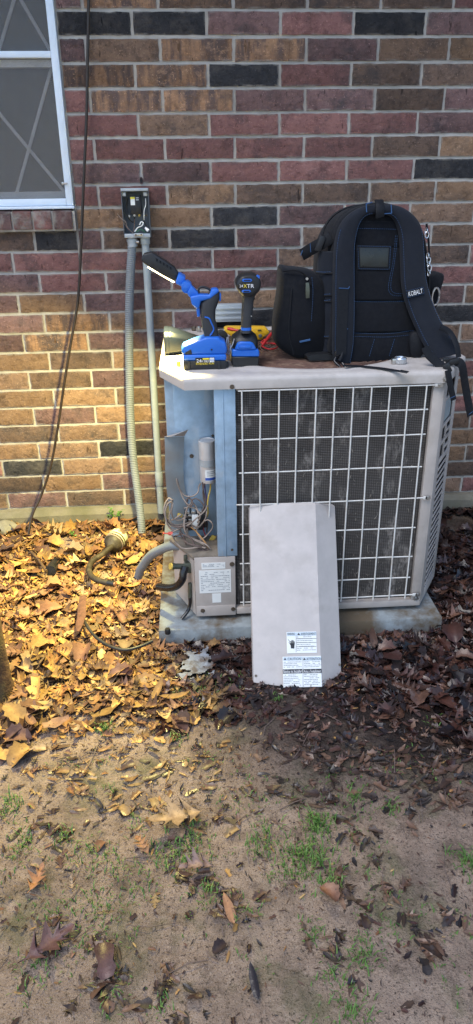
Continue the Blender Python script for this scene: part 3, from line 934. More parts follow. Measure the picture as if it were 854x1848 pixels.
for k in range(19):
    zz = z + (k + .62) * npitch
    b_ = MB()
    u0, u1 = .0515, LW - .0355
    vs = []
    for (u, dz) in ((u0, 0), (u1, .004)):
        c_ = LA + LD * u + V((0, 0, zz + dz))
        vs += [c_ + LN * .001 + V((0, 0, -.0040)), c_ + LN * .001 + V((0, 0, .0040)), c_ - LN * .0025 + V((0, 0, .0040)), c_ - LN * .0025 + V((0, 0, -.0040))]
    b_.loft([vs[:4], vs[4:]]); b_.build('slat', 'tan_paint', lo_, bev=.001)
zt_ = z + 19.4 * npitch
EMB = []
def lbar(*a):
    b2 = MB(); lbox(b2, *a); b2.build('emblem_bar', 'tan_paint', lo_, bev=.0015)
lbar(.0515, LW - .0355, zt_, zt_ + .016)
u_m = .052 + (LW - .088) * .42
for (za, zb2) in ((zt_ + .0165, zt_ + .062), (zt_ + .0745, zt_ + .118)):
    lbar(u_m, u_m + .010, za, zb2)
lbar(.0515, LW - .0355, zt_ + .0625, zt_ + .074)
lbar(.0515, LW - .0355, zt_ + .1185, zt_ + .129)
lbar(u_m + .0105, LW - .0355, zt_ + .088, zt_ + .097)
lbar(u_m + .0105, LW - .0355, zt_ + .034, zt_ + .043)
lbar(.0515, LW - .0355, zt_ + .205, zt_ + .214)
lbar(u_m - .006, u_m + .004, zt_ + .2145, ZL - .002)
b_ = MB(); lbox(b_, .06, LW - .04, zt_ + .131, zt_ + .203, .0065, .008); b_.build('emblem_plate', 'galvanised_dusty', lo_)
# wire guard: every wire its own piece
guard = MB()
WY = AF - .013
xs = [.2065 + .0537 * k for k in range(11)]
zs = [.8275, .756, .679, .575, .4705, .368, .2635, .1855, .1185]
guard.tube([(.196, WY + .0042, zs[0]), (.772, WY + .0042, zs[0] + .001)], .0022, 8)
g_ = guard.build('wire_guard', 'wire_white', ac, smooth=60)
for i, z in enumerate(zs[1:], 1):
    x1 = .772 if i in (4, 8) else .7555
    b_ = MB(); pts = [(.196 if i != 4 else .187, WY + .0047, z), (.35, WY + .0047 + rl.uniform(-.001, .001), z + rl.uniform(-.002, .002)), (.6, WY + .0047, z + rl.uniform(-.002, .002)), (x1, WY + .0047, z)]
    b_.tube(catmull(pts, 3), .0022, 8); b_.build('wire', 'wire_white', g_, smooth=60)
for x in xs:
    b_ = MB(); pts = [(x, WY, .836 - .006), (x + rl.uniform(-.0015, .0015), WY + rl.uniform(-.001, .001), .6), (x + rl.uniform(-.0015, .0015), WY, .35), (x, WY, .107)]
    b_.tube(catmull(pts, 4), .0023, 8); b_.build('wire', 'wire_white', g_, smooth=60)
for z in (zs[0] + .001, zs[4], zs[8]):
    b_ = MB(); b_.box((.777, WY + .004, z), (.016, .003, .010)); b_.build('clip', 'wire_white', g_, bev=.001)
def screw(p, n, r=.0055, mt='screw_dark', parent=ac):
    p = V(p); n = V(n).normalized()
    b_ = MB(); b_.cyl(p, p + n * .0015, r * 1.35, n=14); b_.cyl(p + n * .0014, p + n * .005, r * .8, n=6)
    return b_.build('screw', mt, parent, smooth=30)
screw((.784, AF - .0095, zs[0] + .001), (0, -1, 0), .006, 'screw_zinc'); screw((.785, AF - .009, zs[4]), (0, -1, 0), .006, 'screw_zinc'); screw((.787, AF - .009, zs[8]), (0, -1, 0), .006, 'screw_zinc')
screw((.786, AF, .098), (0, -1, 0), .006, 'screw_zinc'); screw((.796, AF - .013, ZL + .012), (0, -1, 0), .006, 'screw_zinc')
screw(A(419, 698, AF - .013), (0, -1, 0), .005); screw(A(419, 992, AF), (0, -1, 0), .003)
screw(A(419, 1018, AF), (0, -1, 0), .006); screw(A(366, 1102, AF - .0035), (0, -1, 0), .0055); screw(A(421, 1099, AF - .0035), (0, -1, 0), .0055)
# ---- compartment: sheet-metal back, left return, floor shelf
CB = -.765
part('compartment_back', 'galvanised', lambda b: (b.bx(.006, .175, CB, CB + .003, .275, ZL - .001)), .0008)
part('compartment_return', 'galvanised', lambda b: b.add([(AX0 + .001, -.756, .29), (.006, CB + .001, .29), (.006, CB + .004, .29), (AX0 + .001, -.752, .29), (AX0 + .001, -.756, ZL - .001), (.006, CB + .001, ZL - .001), (.006, CB + .004, ZL - .001), (AX0 + .001, -.752, ZL - .001)], [(0, 1, 2, 3), (4, 5, 6, 7), (0, 1, 5, 4), (1, 2, 6, 5), (2, 3, 7, 6), (3, 0, 4, 7)]), 0)
part('compartment_side', 'galvanised_dusty', lambda b: b.bx(.174, .177, CB + .004, AF + .05, .2885, ZL - .001), 0)
def shelf(b):
    z = .279
    o_ = [V((.046, AF + .004, z)), V((.124, AF + .003, z)), V((.172, AF + .02, z)), V((.172, CB - .001, z)), V((AX0 + .002, CB + .002, z)), V((AX0 - .012, -.775, z))]
    b.prism(o_, (0, 0, .012))
part('compartment_floor', 'dust_floor', shelf, .002, wob=.002)
b_ = MB(); c_ = A(368, 989, -.86); c_.z = .2915
b_.loft([[c_ + V((math.cos(t) * .020, math.sin(t) * .014, zz)) for t in [k * math.pi / 8 for k in range(16)]] for zz in (0, .0006)]); b_.build('cable_hole_shade', 'recess_shade', ac)  # thin near-black disc on the floor paints the dark of the opening
b_ = MB(); b_.tube([c_ + V((math.cos(t) * .021, math.sin(t) * .015, .002)) for t in [k * math.pi / 8 for k in range(16)]], .0022, 6, closed=True); b_.build('hole_bushing', 'wire_brown', ac)
# bent flap of sheet metal on the left
fl = MB(); rings = []
prof = [(297, 333, 788), (298, 332, 815), (298, 331, 845), (300, 333, 875), (303, 338, 900), (306, 340, 925), (310, 341, 962)]
for i, (l_, r_, y_) in enumerate(prof):
    bow = -.006 * math.sin(i * 1.1)
    p = A(l_, y_, -.80 + bow); q = A(r_, y_, -.775 + bow)
    rings.append([p, (p + q) / 2 + V((0, -.004, 0)), q, q + V((0, .0015, 0)), (p + q) / 2 + V((0, -.0025, 0)), p + V((0, .0015, 0))])
sub = []
for j in range(6):
    sub.append(catmull([r_[j] for r_ in rings], 4))
fl.loft([[sub[j][i] for j in range(6)] for i in range(len(sub[0]))])
flap = fl.build('bent_flap', 'galvanised_dusty', ac, smooth=50)
b_ = MB(); p0, p1 = A(297, 788, -.80), A(333, 787, -.775)
q0, q1 = A(310, 791, -.845), A(340, 778, -.80)
b_.loft([[p0, p1, p1 + V((0, 0, .0015)), p0 + V((0, 0, .0015))], [q0 + V((0, 0, .004)), q1 + V((0, 0, .004)), q1 + V((0, 0, .0055)), q0 + V((0, 0, .0055))]])
b_.build('folded_lip', 'tan_paint', flap)
# capacitor with strap and label
ct, cb_ = A(373, 794, -.80), A(373, 866, -.80)
cb_.x = ct.x + .002
cap = MB(); cr = .0262; rings = []
for (z, r_) in ((cb_.z - .004, cr * .86), (cb_.z - .0035, cr * .98), (cb_.z, cr), (ct.z - .004, cr), (ct.z - .001, cr * .99), (ct.z, cr * .93), (ct.z - .0015, cr * .9)):
    rings.append([V((ct.x + (ct.z - z) * .016, -.80, z)) + V((math.cos(t) * r_, math.sin(t) * r_, 0)) for t in [2 * math.pi * k / 32 for k in range(32)]])
cap.loft(rings); capo = cap.build('capacitor', 'aluminium_can', ac, smooth=40)
def band(z0_, z1_, r_, a0, a1, n=16):
    b_ = MB()
    o0 = [V((ct.x + (ct.z - z0_) * .016 + math.cos(a0 + (a1 - a0) * k / n) * r_, -.80 + math.sin(a0 + (a1 - a0) * k / n) * r_, z0_)) for k in range(n + 1)]
    o1 = [V((ct.x + (ct.z - z1_) * .016 + math.cos(a0 + (a1 - a0) * k / n) * r_, -.80 + math.sin(a0 + (a1 - a0) * k / n) * r_, z1_)) for k in range(n + 1)]
    b_.add(o0 + o1, [(k, k + 1, n + 2 + k, n + 1 + k) for k in range(n)])
    return b_
zs_ = A(373, 838, -.826).z
band(zs_ - .011, zs_ + .011, cr + .0012, -math.pi * 1.0, 0, 20).build('strap', 'capacitor_grey', capo, smooth=60)
b_ = MB(); b_.bx(ct.x + cr - .001, .128, -.802, -.800, zs_ - .011, zs_ + .011); b_.build('strap_tab', 'capacitor_grey', capo)
zl_ = A(380, 857, -.826).z
band(zl_ - .021, zl_ + .016, cr + .0006, -math.pi * .62, -math.pi * .06, 14).build('label', 'label_white', capo, smooth=60)
band(zl_ - .019, zl_ - .010, cr + .0010, -math.pi * .62, -math.pi * .06, 14).build('label_stripe', 'label_blue', capo, smooth=60)
for k, dz in enumerate((.010, .004, -.003)):
    band(zl_ + dz - .0008, zl_ + dz + .0008, cr + .0010, -math.pi * .56, -math.pi * (.14 + .08 * k), 10).build('label_print', 'ink_grey', capo, smooth=60)
for dx in (-.01, .004, .012):
    b_ = MB(); b_.box((cb_.x + dx, -.806, cb_.z - .008), (.006, .002, .010)); b_.build('terminal', 'steel', capo)
screw(A(346, 823, CB), (0, -1, 0), .005); screw(A(384, 786, CB), (0, -1, 0), .003)
# contactor
cc = A(350, 936, -.81)
cont = MB(); cont.box(cc, (.058, .05, .062)); co = cont.build('contactor', 'black_plastic', ac, bev=.003)
b_ = MB(); b_.box(cc + V((.004, -.0275, .002)), (.020, .006, .05)); b_.build('contactor_face', 'label_white', co, bev=.001)
for k in range(4):
    b_ = MB(); b_.box(cc + V((-.028 + .016 * (k % 2), -.026, .024 - .016 * (k // 2))), (.010, .008, .008)); b_.build('terminal', 'steel', co, bev=.001)
for k in range(3):
    b_ = MB(); b_.box(cc + V((-.02 + .02 * k, -.01, .034)), (.014, .03, .008)); b_.build('terminal', 'steel', co, bev=.001)
b_ = MB(); b_.box(cc + V((.036, .0, .0)), (.012, .04, .05)); b_.build('contactor_coil', 'black_gloss', co, bev=.002)
# loose wiring, each wire its own piece (points read in a 5.436x view of the compartment)
def zw(x, y, d): return A(290 + x / 5.436, 770 + y / 5.436, d)
WIRES = [('wire_purple', [(430, 545), (440, 640), (455, 720), (450, 800), (400, 870), (330, 940)], -.812, .0021),
 ('wire_brown', [(412, 545), (420, 630), (445, 730), (440, 800), (380, 880), (300, 940)], -.818, .0021),
 ('wire_yellow', [(490, 545), (488, 610), (468, 700), (462, 780), (465, 850), (430, 910), (340, 955), (270, 945)], -.822, .0023),
 ('wire_tan', [(395, 555), (375, 590), (368, 640), (320, 680), (250, 682), (205, 640), (170, 570), (158, 515), (170, 545), (215, 690), (270, 765), (300, 750)], -.845, .0021),
 ('wire_tan', [(115, 720), (80, 705), (45, 760), (35, 840), (60, 900), (110, 915), (175, 880), (205, 860)], -.855, .0026),
 ('wire_tan', [(110, 735), (70, 760), (45, 840), (60, 940), (100, 1000), (130, 1015)], -.862, .0026),
 ('wire_tan', [(120, 715), (105, 800), (85, 880), (100, 940), (150, 965), (230, 955), (300, 935)], -.85, .0024),
 ('wire_brown', [(250, 720), (280, 700), (315, 740), (300, 775), (255, 760), (265, 715)], -.85, .0022),
 ('wire_brown', [(310, 720), (345, 705), (395, 735), (430, 790), (440, 830)], -.82, .0020),
 ('wire_tan', [(300, 735), (345, 780), (370, 850)], -.845, .0024),
 ('wire_tan', [(270, 780), (245, 860), (232, 940), (240, 1020), (280, 1080), (370, 1120), (450, 1160), (490, 1200)], -.872, .0025),
 ('wire_tan', [(120, 1035), (200, 990), (280, 960), (350, 900), (430, 830), (460, 770)], -.868, .0024),
 ('wire_tan', [(110, 1060), (150, 1130), (210, 1190), (290, 1195), (380, 1180), (440, 1190)], -.882, .0025),
 ('wire_brown', [(185, 1040), (220, 1100), (280, 1150), (370, 1170), (430, 1195)], -.876, .0024),
 ('wire_orange', [(300, 985), (350, 1030), (400, 1090), (440, 1140), (470, 1200)], -.866, .0022),
 ('wire_tan', [(380, 1120), (450, 1070), (510, 990), (500, 940), (465, 915), (430, 925)], -.862, .0019),
 ('wire_brown', [(455, 920), (458, 980), (452, 1040)], -.80, .0022),
 ('red_lead', [(410, 950), (420, 1010), (440, 1070)], -.815, .0018),
 ('wire_tan', [(380, 930), (355, 1000), (365, 1060), (420, 1130), (455, 1200)], -.858, .0020),
 ('wire_tan', [(60, 780), (90, 740), (118, 760), (108, 840), (130, 900), (190, 915), (260, 880)], -.858, .0024), ('wire_brown', [(55, 900), (95, 960), (160, 985), (240, 975), (320, 990)], -.862, .0024), ('wire_tan', [(230, 800), (300, 790), (360, 820), (390, 880), (360, 940)], -.842, .0022),
 ('wire_brown', [(140, 1070), (220, 1060), (300, 1100), (340, 1170), (420, 1200)], -.874, .0024), ('wire_tan', [(260, 1000), (270, 1060), (330, 1110), (410, 1150), (460, 1195)], -.868, .0022), ('wire_brown', [(430, 560), (415, 650), (430, 760), (400, 830), (330, 860)], -.826, .002), ('wire_tan', [(300, 960), (360, 990), (400, 960), (440, 900), (455, 830)], -.85, .0022),
 ('wire_brown', [(200, 970), (190, 1010), (230, 1080), (250, 1160)], -.85, .0022)]
for mt, pts, d, r_ in WIRES:
    n_ = len(pts)
    b_ = MB(); b_.tube(catmull([zw(x, y, d + .006 * math.sin(i * 1.7)) for i, (x, y) in enumerate(pts)], 7), r_ * 1.12, 7)
    b_.build('wire', mt, ac, smooth=70)
b_ = MB(); p = zw(118, 1050, -.872); q = zw(20, 1045, -.872)
b_.tube([q, q.lerp(p, .3), q.lerp(p, .55), q.lerp(p, .6), p], [.0022, .0024, .003, .006, .0072], 10); b_.build('wire_nut', 'red_nut', ac, smooth=50)
b_ = MB(); p = zw(190, 868, -.853); b_.box(p, (.016, .010, .010), Matrix.Rotation(.4, 3, 'Y')); b_.build('wire_lug', 'wire_yellow', ac, bev=.002)
b_ = MB(); p = zw(508, 1100, -.80); b_.box(p, (.016, .004, .026), Matrix.Rotation(.5, 3, 'Y')); b_.build('hang_tag', 'wire_yellow', ac, bev=.001)
# service valves on the cut corner
def V3(px, py, d): return A(px, py, d)
b_ = MB(); a_, e_ = V3(309, 1022, -.90), V3(352, 1022, -.86)
b_.tube([a_, a_.lerp(e_, .12), a_.lerp(e_, .13), e_], [.011, .011, .0095, .0095], 14); va = b_.build('service_valve', 'brass_dull', ac)
b_ = MB(); b_.tube([a_ + (a_ - e_).normalized() * .004, a_], [.0105, .0118], 12); b_.build('valve_cap', 'wire_yellow', va)
b_ = MB(); b_.box(V3(340, 1022, -.872), (.026, .03, .036)); b_.cyl(V3(335, 1012, -.88), V3(335, 1002, -.88), .007, n=10); b_.build('valve_body', 'brass_dull', va, bev=.003)
b_ = MB(); b_.tube(catmull([V3(334, 1022, -.888), V3(331, 1034, -.896), V3(329, 1046, -.90), V3(320, 1057, -.89), V3(306, 1061, -.87), V3(286, 1059, -.83)], 6), .0125, 14)
el = b_.build('suction_stub', 'black_gloss', ac, smooth=60)
b_ = MB(); b_.tube([V3(291, 1059.5, -.84), V3(284, 1058.6, -.826)], [.0085, .0085], 12); b_.build('copper_end', 'copper_cut', el)
b_ = MB(); b_.box(V3(349, 1062, -.875), (.026, .022, .022)); b_.cyl(V3(343, 1052, -.885), V3(343, 1078, -.885), .007, n=10); lv2 = b_.build('service_valve', 'brass_dull', ac, bev=.002)
b_ = MB(); b_.tube(catmull([V3(343, 1074, -.885), V3(343, 1090, -.888), V3(339, 1103, -.895), V3(328, 1117, -.91)], 6), .0058, 10); b_.build('liquid_tube', 'black_gloss', lv2, smooth=60)
# whip of grey conduit leaving the corner
b_ = MB(); b_.tube(catmull([V3(330, 986, -.79), V3(310, 985, -.775), V3(290, 992, -.74), V3(272, 1003, -.70), V3(256, 1024, -.66), V3(250, 1040, -.64)], 8), .0158, 16)
b_.build('conduit_whip', 'flex_grey', ac, smooth=60)
# rating plate, strip label and blank sticker, with their print
YB = AF - .0012
def plate(px0, py0, px1, py1, name, mt, parent=base, y=YB, t=.001):
    p, q = A(px0, py0, y), A(px1, py1, y)
    b_ = MB(); b_.bx(p.x, q.x, y, y + t, q.z, p.z); return b_.build(name, mt, parent, bev=0, smooth=0)
lab = plate(359, 1030, 417.5, 1068.5, 'rating_plate', 'label_white')
plate(363.5, 1016.5, 407, 1026, 'strip_label', 'label_white')
plate(383, 1071.5, 399.5, 1087, 'blank_sticker', 'label_white')
b_ = MB(); rp = random.Random(4)
def scribble(b_, x0, x1, z, y, h_, rnd, gap=.35):
    x = x0
    while x < x1 - .001:
        w_ = rnd.uniform(.0025, .008)
        if rnd.random() > gap: b_.add([(x, y, z), (min(x + w_, x1), y, z), (min(x + w_, x1), y, z + h_), (x, y, z + h_)], [(0, 1, 2, 3)])
        x += w_ + .0012
pa_, pb_ = A(362, 1033, YB), A(415, 1066, YB)
for k in range(11):
    scribble(b_, pa_.x, pb_.x, pa_.z - .003 - k * (pa_.z - pb_.z - .004) / 10.5, YB - .0006, .0018, rp, .55 if k in (0, 1, 9, 10) else .2)
tag(b_.build('plate_print', 'ink_grey', base, smooth=0), kind='stuff'); b_ = MB()
pa_, pb_ = A(366, 1018, YB), A(405, 1025, YB)
for k in range(3): scribble(b_, pa_.x, pb_.x, pa_.z - .003 - k * .004, YB - .0006, .0014, rp, .4)
tag(b_.build('strip_print', 'ink_grey', base, smooth=0), kind='stuff')

# ------------------------------------------------------------------ access panel leaning on the guard
pc = [V3(450, 915, 0)] and None
pt_y = -.934; ptz = .4675
def PP(u, v_, o=0.0):     # u across (m), v up the slope (m), o proud of the sheet
    base_ = V((.352, -1.222, .002)); topc = V((.365, pt_y, ptz))
    up = (topc - base_).normalized(); xr = V((1, -.025, 0)); xr = (xr - up * xr.dot(up)).normalized()
    nn = xr.cross(up)
    return base_ + xr * u + up * v_ + nn * o
PLEN = (V((.365, pt_y, ptz)) - V((.352, -1.222, .002))).length
ap = thing('access_panel', 'long bent tan access panel with warning stickers, leaning on the condenser', 'panel', PP(0, 0))
# cross-section: narrow flange, left facet, main facet, right facet turned back, flange
sec = [(-.140, -.034), (-.137, -.022), (-.032, .000), (.064, .002), (.133, -.052), (.1335, -.066)]
rings = []
for v_, ins in ((0, 0), (PLEN, 0)):
    row = [PP(u, v_, o) for u, o in sec] + [PP(u + (.0006 if u < 0 else -.0006), v_, o - .0012) for u, o in reversed(sec)]
    rings.append(row)
# bottom edge follows the bends, so the facets are cut level with the ground
for j, (u, o) in enumerate(sec):
    d = max(0, .004 - o) * .62
    rings[0][j] = PP(u, d, o); rings[0][len(sec) * 2 - 1 - j] = PP(u, d, o - .0012)
b_ = MB(); b_.loft(rings); sheet = b_.build('sheet', 'panel_paint_lit', ap, smooth=12)
b_ = MB()
vv = PLEN
pr0 = [PP(u, vv, o - .001) for u, o in sec[1:5]]; pr1 = [PP(u * .985, vv + .008, o - .004) for u, o in sec[1:5]]
b_.loft([pr0 + [p + V((0, .001, 0)) for p in reversed(pr0)], pr1 + [p + V((0, .001, 0)) for p in reversed(pr1)]]); b_.build('top_flange', 'panel_paint_lit', ap, smooth=12)
for (u, v_, o) in ((-.130, .036, -.0205), (.128, .06, -.0475)):
    n_ = (PP(0, 0, 1) - PP(0, 0, 0)); p = PP(u, v_, o)
    b_ = MB(); b_.cyl(p, p + n_ * .002, .004, n=10); b_.build('screw_hole', 'screw_dark', ap)
# stickers lie on the main and left facets
SX = (PP(1, 0) - PP(0, 0)); SU = (PP(0, 1) - PP(0, 0))
def panel_px(px, py): # point of the sheet's main facet seen at a photo pixel, as (u, v)
    n_ = SX.cross(SU); p = PL(px, py, PP(0, 0, .002), n_)
    d = p - PP(0, 0, .002)
    return d.dot(SX), d.dot(SU)
def facet_o(u): return .002 - max(0, -.0 - u) * 0 if u > -.032 else .0
def sticker(px0, py0, px1, py1, mt, name, parent=ap, o=.0032, t=.0006):
    u0, v1 = panel_px(px0, py0); u1, v0 = panel_px(px1, py1)
    b_ = MB(); b_.loft([[PP(u0, v0, o - t), PP(u1, v0, o - t), PP(u1, v1, o - t), PP(u0, v1, o - t)], [PP(u0, v0, o), PP(u1, v0, o), PP(u1, v1, o), PP(u0, v1, o)]])
    return b_.build(name, mt, parent, smooth=0)
w1 = sticker(517, 1140.5, 572, 1178, 'label_white', 'warning_sticker')
w2 = sticker(510, 1185, 581, 1239, 'label_white', 'caution_sticker')
def stext(s, px0, py0, px1, py1, par, mt='ink', o=.0034):
    u0, v1 = panel_px(px0, py0); u1, v0 = panel_px(px1, py1)
    text(s, 'lettering', mt, par, PP((u0 + u1) / 2, (v0 + v1) / 2, o), SX, SU, w=u1 - u0, h=v1 - v0, off=.0003)
sticker(518, 1141.5, 571, 1146.5, 'ink_head', 'heading_band', w1, o=.0036, t=.0003)
stext('WARNING', 518.5, 1142, 532, 1146, w1, o=.0038); stext('AVERTISSEMENT', 543, 1142, 570, 1146, w1, o=.0038)
sticker(511, 1186, 546, 1191.5, 'ink_head', 'heading_band', w2, o=.0036, t=.0003); sticker(547.5, 1186, 580, 1191.5, 'ink_head', 'heading_band', w2, o=.0036, t=.0003)
stext('CAUTION', 519, 1187, 543, 1191, w2, o=.0038); stext('ATTENTION', 553, 1187, 580, 1191, w2, o=.0038)
def tri(px, py, s_, par):
    u, v_ = panel_px(px, py); b_ = MB(); b_.add([PP(u - s_, v_ - s_ * .8, .0039), PP(u + s_, v_ - s_ * .8, .0039), PP(u, v_ + s_ * .9, .0039)], [(0, 1, 2)]); b_.build('warning_triangle', 'ink', par, smooth=0)
tri(539, 1144, .0042, w1); tri(514.5, 1189, .004, w2); tri(549.5, 1189, .004, w2)
sticker(510.5, 1208, 546, 1215, 'ink', 'notice_band', w2, o=.0036, t=.0003); sticker(547.5, 1207.5, 580.5, 1214.5, 'ink', 'notice_band', w2, o=.0036, t=.0003)
stext('Notice to Installer', 511.5, 1209, 545, 1214, w2, 'print_white', .0038); stext("Avis a l'installateur", 548.5, 1208.5, 579.5, 1213.5, w2, 'print_white', .0038)
# shocked hand pictogram: palm, four fingers and thumb, zig-zag current
b_ = MB()
def pu(px, py): u, v_ = panel_px(px, py); return PP(u, v_, .0037)
b_.add([pu(524.5, 1161), pu(525, 1170), pu(531, 1170.5), pu(532, 1161)], [(0, 1, 2, 3)])
for k, (x, y) in enumerate(((525, 1157), (527, 1155), (529, 1155.5), (531, 1157.5))):
    b_.add([pu(x - .8, 1162), pu(x + .8, 1162), pu(x + .8, y), pu(x - .8, y)], [(0, 1, 2, 3)])
b_.add([pu(524.8, 1165), pu(522.5, 1161), pu(523.5, 1160.5), pu(525.5, 1163)], [(0, 1, 2, 3)])
b_.build('hand_pictogram', 'ink', w1, smooth=0)
b_ = MB(); zz = [(519.5, 1154), (523, 1157.5), (521, 1159), (524, 1163)]
for (a_, c_) in zip(zz[:-1], zz[1:]): b_.add([pu(a_[0], a_[1]), pu(c_[0], c_[1]), pu(c_[0] + .9, c_[1]), pu(a_[0] + .9, a_[1])], [(0, 1, 2, 3)])
b_.build('current_pictogram', 'ink', w1, smooth=0)
def lines(par, px0, px1, ys, gap, h_=.0016):
    b_ = MB()
    for y in ys:
        u0, v_ = panel_px(px0, y); u1, _ = panel_px(px1, y); u = u0
        end = u1 - rp.uniform(0, .3) * (u1 - u0)
        while u < end:
            w_ = rp.uniform(.002, .008)
            if rp.random() > gap: b_.add([PP(u, v_, .0036), PP(min(u + w_, end), v_, .0036), PP(min(u + w_, end), v_ + h_, .0036), PP(u, v_ + h_, .0036)], [(0, 1, 2, 3)])
            u += w_ + .001
    b_.build('small_print', 'ink_grey', par, smooth=0)
lines(w1, 536, 571, [1150 + 3.4 * k for k in range(8)], .12)
lines(w2, 512, 545, [1195.5 + 3 * k for k in range(4)], .15); lines(w2, 549, 580, [1195 + 3 * k for k in range(4)], .15)
lines(w2, 512, 545, [1219 + 3 * k for k in range(6)], .15); lines(w2, 549, 580, [1218 + 3 * k for k in range(7)], .15)
def rule(px0, py0, px1, py1, par):
    u0, v0 = panel_px(px0, py0); u1, v1 = panel_px(px1, py1); a_, c_ = PP(u0, v0, .0036), PP(u1, v1, .0036)
    b_ = MB(); b_.tube([a_, c_], .0005, 4); b_.build('rule', 'ink', par)
rule(546.8, 1186, 547, 1239, w2); rule(534.5, 1147, 534.5, 1177, w1)
for k in range(3): rule(535, 1152.5 + k * 7.2, 571, 1152 + k * 7.2, w1)
# ------------------------------------------------------------------ work light (lit) on the condenser
def z2(x, y, d): return A(250 + x / 5.02, 440 + y / 5.02, d)
TC = -.798
TH = -.700                                  # the head swings back towards the wall
wlt = thing('work_light', 'blue and black cordless work light switched on, its head tilted up to the left', 'work light', (z2(600, 1150, TC).x, TC, ZTOP))
def slab(name, mt, pts, y0, y1, parent, bev=.004, seg=2, zf=z2, mid=None):
    mid = (y0 + y1) / 2 if mid is None else mid
    ps = [zf(x, y, mid) for x, y in pts]
    b_ = MB(); b_.loft([[V((p.x, y0, p.z)) for p in ps], [V((p.x, y1, p.z)) for p in ps]])
    return b_.build(name, mt, parent, bev=bev, seg=seg, smooth=40)
head = slab('lamp_head', 'black_plastic', [(28, 132), (48, 86), (125, 72), (240, 145), (325, 205), (365, 265), (333, 338), (215, 275), (100, 205), (38, 158)], TH - .023, TH + .023, wlt, .006, 3)
for k in range(5):
    x, y = 168 + k * 31, 148 + k * 18
    slab('vent', 'grey_gloss', [(x - 8, y - 18), (x + 8, y - 10), (x + 6, y + 6), (x + 8, y + 16), (x - 6, y + 8), (x - 6, y - 2)], TH - .0245, TH - .0225, head, 0, mid=TH - .023)
# LED window along the underside of the head, and its light
la, lb = z2(85, 205, TH), z2(325, 343, TH)
ax = (lb - la).normalized(); dn = V((ax.z, 0, -ax.x)); dn = dn if dn.z < 0 else -dn
def mat_led():
    mt, nt, b = nodes('led_lit')
    b.inputs['Base Color'].default_value = (.9, .85, .6, 1)
    b.inputs['Emission Color'].default_value = (1, .86, .50, 1)
    b.inputs['Emission Strength'].default_value = 5
    M['led_lit'] = mt
mat_led()
b_ = MB(); c_ = (la + lb) / 2 - dn * .0012
Rm = Matrix((ax, V((0, 1, 0)), ax.cross(V((0, 1, 0))))).transposed()
b_.box(c_, ((lb - la).length, .034, .006), Rm); b_.build('led_panel', 'led_lit', head, bev=.001)
ld = bpy.data.lights.new('work_light_beam', 'AREA')
ld.shape = 'RECTANGLE'; ld.size = (lb - la).length * .95; ld.size_y = .032
ld.spread = rad(132); ld.energy = LAMP_W; ld.color = (1.0, .83, .30)
lo = bpy.data.objects.new('work_light_beam', ld)
lmat = Matrix((ax, V((0, 1, 0)) if ax.cross(V((0, 1, 0))).dot(-dn) > 0 else V((0, -1, 0)), -dn)).transposed().to_4x4()
lmat.translation = c_ + dn * .0045 - wlt.location
link(lo, wlt)
lo.matrix_local = lmat
slab('neck', 'tool_blue', [(366, 258), (430, 296), (398, 378), (334, 345)], TH - .058, TH + .012, wlt, .004)
b_ = MB(); hc = z2(438, 388, TC + .025); b_.cyl(hc + V((0, -.026, 0)), hc + V((0, .036, 0)), .0155, n=24); b_.cyl(hc + V((0, -.0275, 0)), hc + V((0, -.0258, 0)), .009, n=20); b_.build('hinge', 'tool_blue', wlt, bev=.002)
slab('hinge_arm', 'tool_blue', [(478, 372), (548, 440), (530, 480), (462, 478), (440, 440)], TC - .010, TC + .030, wlt, .004)
slab('upper_body', 'tool_blue', [(468, 470), (550, 452), (640, 455), (662, 402), (715, 400), (732, 425), (655, 488), (563, 512), (552, 572), (520, 578), (482, 540)], TC - .021, TC + .021, wlt, .005, 3)
slab('rear_button', 'tool_blue', [(733, 440), (748, 448), (746, 512), (733, 520)], TC - .013, TC + .013, wlt, .002)
slab('trigger', 'tool_blue', [(522, 576), (556, 570), (560, 652), (532, 662)], TC - .010, TC + .010, wlt, .003)
b_ = MB(); b_.tube(catmull([z2(x, y, TC - .004) for x, y in ((550, 445), (546, 412), (572, 390), (625, 402), (655, 425))], 6), .0032, 8); b_.build('hanging_hook', 'black_plastic', wlt, smooth=60)
# grip: rounded sections down to the foot
def sect(c, hw, hd, n=20, p=2.6):
    out = []
    for k in range(n):
        t = 2 * math.pi * k / n
        cx, sy = math.cos(t), math.sin(t)
        out.append(c + V((hw * math.copysign(abs(cx) ** (2 / p), cx), hd * math.copysign(abs(sy) ** (2 / p), sy), 0)))
    return out
b_ = MB(); rings = []
for (x, y, hw) in ((690, 432, 44), (672, 480, 66), (640, 530, 84), (628, 600, 70), (632, 680, 66), (646, 760, 70), (660, 820, 66), (666, 860, 70)):
    rings.append(sect(z2(x, y, TC), hw / 5.02 / 625, .0195))
b_.loft(rings); b_.build('grip', 'rubber_grip', wlt, smooth=50)
b_ = MB(); b_.tube(catmull([z2(x, y, TC - .0205) for x, y in ((600, 664), (640, 676), (662, 720), (682, 770), (668, 806), (648, 832))], 4), .0023, 6); b_.build('grip_stripe', 'tool_blue', wlt, smooth=60)
FF = -.838
def slabf(name, mt, pts, parent, dy, bev=.004, seg=2, y0=FF, zf=z2):
    ps = [zf(x, y, y0) for x, y in pts]
    b_ = MB(); b_.loft([[V((p.x, y0, p.z)) for p in ps], [V((p.x, y0 + dy, p.z)) for p in ps]])
    return b_.build(name, mt, parent, bev=bev, seg=seg, smooth=40)
slabf('foot', 'tool_blue', [(392, 985), (394, 950), (410, 932), (500, 892), (600, 856), (628, 848), (730, 850), (752, 880), (790, 892), (802, 950), (795, 1004), (400, 1008)], wlt, .07, .006, 3, FF + .004)
